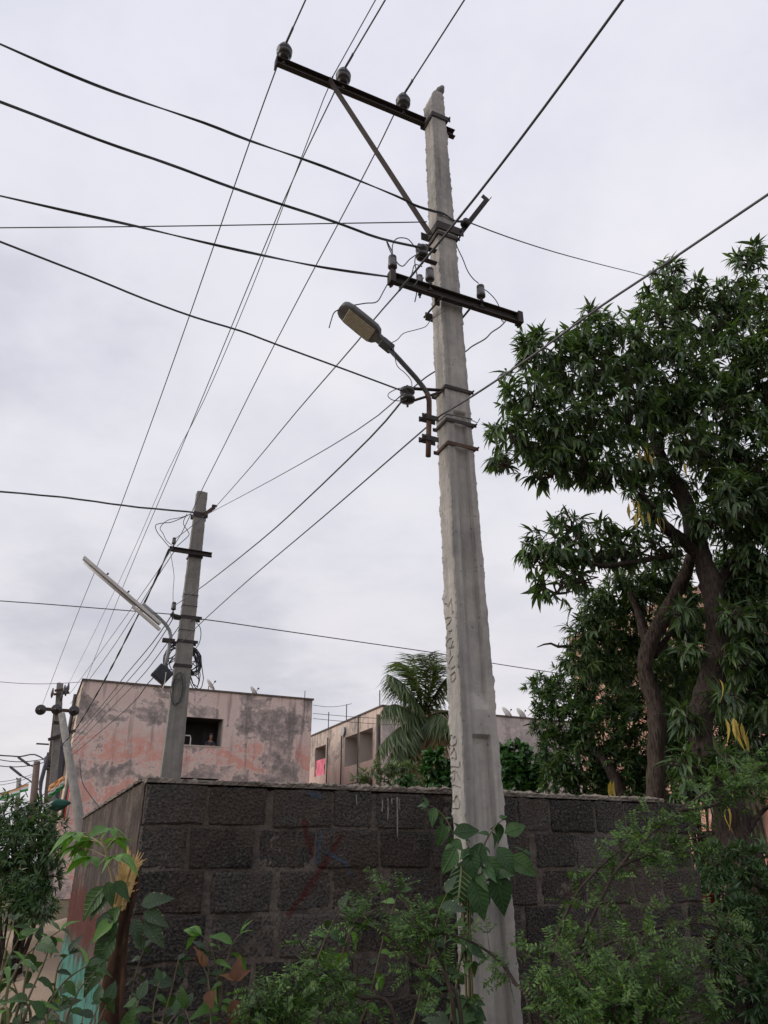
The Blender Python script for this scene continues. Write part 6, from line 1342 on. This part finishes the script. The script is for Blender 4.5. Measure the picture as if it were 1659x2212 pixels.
for dx, dy, d, L, k in ((260, 1960, (-.6, -.2, -.7), .10, 'weed'), (232, 1905, (.3, -.3, -.5), .085, 'weed'), (248, 1905, (.5, -.3, -.3), .085, 'weed'), (235, 1930, (-.6, -.3, -.7), .10, 'dull'), (228, 1915, (-.7, -.2, -.8), .13, 'weed'), (255, 1980, (-.5, -.3, -.9), .12, 'weed'), (250, 2010, (-.5, -.3, -.9), .14, 'weed'), (235, 2060, (-.6, -.2, -.8), .15, 'weed'), (228, 1970, (.1, -.4, -.7), .10, 'dull'), (305, 1955, (.7, -.2, .3), .11, 'dull'), (310, 1970, (.8, -.2, -.2), .10, 'dull'), (312, 1990, (.7, -.2, -.5), .11, 'dull'), (290, 1985, (.4, -.3, -.7), .09, 'dull'), (245, 1985, (-.3, -.4, -.3), .09, 'bright')):
    place_leaf(sap, LM[k][1], at(dx, dy, 3.12), d, (.1, -.8, .5), L, 'leaf')
# weeds bottom left
leafy_plant('weed', 'light green weed at the bottom left corner of the picture', [[(20, 2260, 2.7), (60, 2160, 2.7), (95, 2080, 2.75), (110, 2035, 2.75)], [(0, 2230, 2.6), (20, 2130, 2.65), (60, 2060, 2.7), (130, 2010, 2.75)], [(40, 2250, 2.7), (90, 2190, 2.75), (140, 2120, 2.8), (190, 2085, 2.8)], [(10, 2280, 2.5), (-10, 2180, 2.55), (10, 2090, 2.6), (40, 2030, 2.6)]], ['weed', 'weed', 'lanceb', 'lance'], .078, .042, start=.35)
leafy_plant('weed', 'leafy weed with broad leaves left of the snapped sapling', [[(110, 2300, 2.8), (140, 2210, 2.85), (170, 2140, 2.9), (205, 2100, 2.95)], [(90, 2300, 2.75), (100, 2200, 2.8), (130, 2150, 2.85)], [(150, 2300, 2.8), (190, 2220, 2.85), (215, 2170, 2.9)]], ['weed', 'bright', 'dull', 'lance'], .078, .042, start=.35)
leafy_plant('weed', 'dull spotted broad-leaved weed right of the snapped sapling', [[(330, 2320, 3.2), (345, 2230, 3.25), (370, 2140, 3.3), (385, 2075, 3.35)], [(400, 2320, 3.25), (430, 2220, 3.3), (450, 2120, 3.35), (445, 2060, 3.35)], [(300, 2330, 3.15), (290, 2240, 3.2), (285, 2140, 3.25), (310, 2050, 3.3)], [(360, 2300, 3.1), (330, 2200, 3.15), (345, 2120, 3.2)]], ['dull', 'dull', 'weed'], .085, .042, start=.35, facing=.8)
leafy_plant('weed', 'weed with bright green top leaves in front of the dark blocks', [[(470, 2320, 3.3), (475, 2200, 3.35), (468, 2100, 3.4), (455, 2045, 3.4), (435, 2020, 3.4)], [(475, 2180, 3.35), (490, 2080, 3.4), (505, 2035, 3.4), (518, 2020, 3.4)]], ['bright', 'bright', 'lanceb'], .10, .055, start=.62, facing=.5)
leafy_plant('dry_weed', 'withered brown weed beside the bright green weed', [[(450, 2320, 3.2), (455, 2200, 3.25), (450, 2120, 3.3), (440, 2090, 3.3)], [(490, 2320, 3.25), (500, 2210, 3.3), (510, 2120, 3.3)]], ['dry'], .085, .07, start=.55, droop=1.4)
leafy_plant('weed', 'broad-leaved weed in the middle, among the thorny sprays', [[(640, 2320, 3.4), (650, 2200, 3.45), (680, 2090, 3.5), (715, 2000, 3.55), (735, 1965, 3.55)], [(700, 2320, 3.4), (730, 2180, 3.45), (740, 2060, 3.5), (770, 1985, 3.55)], [(600, 2320, 3.35), (610, 2240, 3.4), (660, 2150, 3.45), (690, 2120, 3.45)], [(760, 2320, 3.45), (800, 2150, 3.5), (830, 2020, 3.6), (850, 1960, 3.6), (862, 1925, 3.6)]], ['weed', 'dull', 'bright', 'weed'], .085, .045, start=.4, facing=.7)
leafy_plant('weed', 'dark broad-leaved weed at the foot of the tall pole', [[(880, 2320, 3.6), (900, 2180, 3.65), (930, 2060, 3.7), (945, 1980, 3.75), (965, 1930, 3.8)], [(960, 2320, 3.7), (975, 2180, 3.75), (960, 2060, 3.8), (970, 1980, 3.85)]], ['vine', 'dull', 'vine'], .11, .05, start=.45, facing=.8)
leafy_plant('weed', 'slender weed at the left edge in front of the lane', [[(-20, 2250, 2.9), (0, 2120, 2.9), (15, 2040, 2.95), (30, 1990, 3.0)], [(60, 2280, 3.0), (50, 2150, 3.0), (70, 2060, 3.05), (85, 2030, 3.05)], [(120, 2290, 3.0), (115, 2180, 3.05), (125, 2090, 3.1), (150, 2060, 3.1)], [(30, 2280, 2.8), (45, 2180, 2.85), (20, 2100, 2.85)]], ['weed', 'lance', 'dull'], .07, .036, start=.3)
leafy_plant('weed', 'dark weed at the very bottom below the snapped sapling', [[(180, 2330, 2.7), (200, 2240, 2.75), (230, 2170, 2.8)], [(260, 2330, 2.75), (275, 2230, 2.8), (300, 2160, 2.85)], [(330, 2330, 2.8), (340, 2250, 2.85), (380, 2190, 2.9)], [(140, 2330, 2.65), (120, 2250, 2.7), (95, 2200, 2.7)], [(420, 2330, 2.9), (420, 2250, 2.9), (400, 2180, 2.95)], [(520, 2330, 3.0), (530, 2240, 3.0), (540, 2180, 3.05)]], ['dull', 'weed', 'dull', 'vine'], .085, .038, start=.3, facing=.8)
# thorny shrubs with feathery leaflets
def thorny(name, label, stems, npin, mat, spread=.07, pin=.07, group='thorny shrubs in front of the wall', seed=1, lf=.012, mound=None):
    rr_ = np.random.default_rng(seed); p0 = at(*stems[0][0]); th = thing(name, label, 'shrub', Vector((p0.x, p0.y, 0)), group); Ps, Ds, Ns, Ls = [], [], [], []; tw = MB()
    def pinna(p, d):
        d = d / np.linalg.norm(d); nl = rr_.integers(5, 9); ln = pin * rr_.uniform(.6, 1.2); nn = np.array([0, -.35, 1]) + rr_.normal(0, .45, 3); sd = np.cross(nn, d); sd /= max(1e-6, np.linalg.norm(sd)); dr = np.array([0, 0, -.35])
        tw.tube([Vector(p), Vector(p + d * ln * .5 + dr * ln * .1), Vector(p + d * ln + dr * ln * .35)], .0009, 3, False)
        for k in range(nl):
            u = (k + .6) / nl; q = p + d * ln * u + dr * ln * .35 * u * u
            for sg in (-1, 1): Ps.append(q); Ds.append(sd * sg + d * .45 + dr * .3 + rr_.normal(0, .12, 3)); Ns.append(nn + rr_.normal(0, .25, 3)); Ls.append(lf * rr_.uniform(.75, 1.35))
    for st_ in stems:
        pts = [at(*q) for q in st_]; g = Vector((pts[0].x, pts[0].y, 0)); pts = ([g] if pts[0].z < 1.3 and pts[0].z > .1 else []) + pts; cv = stem_curve(pts, 8); n = len(cv)
        m = MB(); m.tube(cv, [.0075 * (1.3 - 1.0 * k / n) for k in range(n)], 6); m.build('stem', M['twig'], th, True)
        vis = [i for i in range(n - 1) if cv[i].z > .8]
        for _ in range(npin):
            i = vis[int(len(vis) * rr_.uniform(.08, 1) ** .8) - 1]; a = np.array(cv[i].lerp(cv[i + 1], rr_.random())); t = np.array(cv[i + 1] - cv[i]); t /= np.linalg.norm(t)
            d = rand_dirs(rr_, 1)[0] + t * .5; d /= np.linalg.norm(d); d[2] = d[2] * .7 + .15; e = a + d * rr_.uniform(.2, 1) * spread
            tw.tube([Vector(a), Vector(e)], [.0018, .001], 3, False)
            for _k in range(rr_.integers(2, 5)): pinna(e, d + rand_dirs(rr_, 1)[0] * .8)
    if mound:
        for (dx, dy, rad, Y, cnt) in mound:
            c = np.array(at(dx, dy, Y)); R_ = rad * px_m(dx, dy, Y)
            for _ in range(cnt):
                d = rand_dirs(rr_, 1)[0]; q = c + d * R_ * np.array([1, .7, .85]) * rr_.uniform(.3, 1) ** .5; q = q if q[2] > .5 else q + np.array([0, 0, .3])
                for _k in range(3): pinna(q, d * .7 + rand_dirs(rr_, 1)[0] * .8 + np.array([0, 0, .3]))
    V, F = leaf_arr(LEAFLET, np.array(Ps), np.array(Ds), np.array(Ns), np.array(Ls)); stuff_part('leaflets', th, (V, F), M[mat]); o = tw.build('twigs', M['twig'], th); o['kind'] = 'stuff'; return th
thorny('thorny_shrub', 'long arching thorny sprays in front of the right half of the wall', [[(1190, 2230, 3.5), (1240, 2080, 3.5), (1290, 1960, 3.55), (1340, 1870, 3.6), (1420, 1790, 3.7), (1520, 1715, 3.8), (1600, 1680, 3.9), (1680, 1640, 4.0)], [(1170, 2200, 3.5), (1190, 2080, 3.5), (1220, 1980, 3.55), (1270, 1900, 3.6), (1360, 1820, 3.7), (1450, 1760, 3.7)], [(1340, 1870, 3.6), (1440, 1830, 3.7), (1540, 1800, 3.8)], [(1470, 1750, 3.7), (1540, 1740, 3.8), (1600, 1700, 3.8), (1659, 1690, 3.8)]], 46, 'fern', .12, .085, seed=51, lf=.019)
thorny('thorny_shrub', 'low thorny spray drooping across the lower right of the wall', [[(1230, 2140, 3.4), (1280, 2060, 3.4), (1360, 2020, 3.45), (1450, 1998, 3.5), (1540, 2000, 3.6), (1640, 2050, 3.7)], [(1260, 2200, 3.3), (1330, 2100, 3.35), (1400, 2040, 3.4), (1480, 2110, 3.5)]], 34, 'fern_dim', .12, .08, seed=52, lf=.018)
thorny('thorny_shrub', 'dense feathery thorny shrub at the bottom right', [[(1300, 2280, 3.1), (1310, 2180, 3.1), (1330, 2080, 3.15)], [(1400, 2280, 3.1), (1410, 2180, 3.1), (1440, 2100, 3.1)], [(1200, 2280, 3.1), (1215, 2190, 3.15), (1230, 2100, 3.2)], [(1350, 2290, 3.0), (1290, 2150, 3.05), (1200, 2060, 3.15)], [(1380, 2290, 3.0), (1440, 2150, 3.05), (1520, 2080, 3.15)], [(1330, 2290, 3.0), (1350, 2130, 3.05), (1400, 2010, 3.15)]], 20, 'fern', .12, .085, seed=53, lf=.018, mound=[(1230, 2195, 85, 3.2, 24), (1320, 2160, 100, 3.15, 42), (1400, 2185, 95, 3.1, 36), (1470, 2210, 75, 3.1, 22), (1280, 2225, 90, 3.0, 32), (1360, 2235, 100, 2.95, 40)])
thorny('thorny_shrub', 'thorny sprays in the middle, left of the tall pole', [[(1000, 2240, 3.3), (960, 2110, 3.35), (910, 2010, 3.4), (860, 1930, 3.45), (815, 1905, 3.45)], [(980, 2180, 3.3), (900, 2080, 3.35), (820, 2010, 3.4), (740, 1990, 3.4)], [(1150, 2230, 3.3), (1110, 2120, 3.35), (1060, 2060, 3.4), (980, 2020, 3.4), (880, 2010, 3.45)], [(860, 2240, 3.2), (770, 2150, 3.25), (690, 2090, 3.3), (650, 2040, 3.3)]], 26, 'fern', .09, .08, seed=54, lf=.018)
thorny('thorny_shrub', 'bright feathery thorny clump at the bottom, left of centre', [[(600, 2290, 3.1), (620, 2190, 3.1), (660, 2120, 3.15)], [(560, 2290, 3.1), (560, 2210, 3.1), (600, 2150, 3.1)]], 22, 'fern', .10, .08, seed=55, lf=.018, mound=[(620, 2190, 60, 3.1, 20), (690, 2205, 60, 3.1, 18), (560, 2215, 50, 3.05, 14), (700, 2090, 50, 3.2, 10)])
b9 = [(1540, 1860, 46, 6.2), (1600, 1850, 46, 6.2), (1560, 1920, 50, 6.0), (1620, 1920, 50, 6.0), (1600, 1990, 50, 5.8), (1650, 1980, 46, 5.8), (1660, 1860, 46, 6.2), (1570, 2050, 46, 5.6), (1640, 2060, 50, 5.6), (1530, 1940, 30, 6.2), (1620, 2150, 60, 5.4), (1680, 2150, 60, 5.4)]
bushy('bush', 'dim leafy bush filling the gap right of the block wall', (1610, 2250), 5.8, b9, 2600, 9, .07, LANCE3, 'mass', 'bush', None, seed=47)
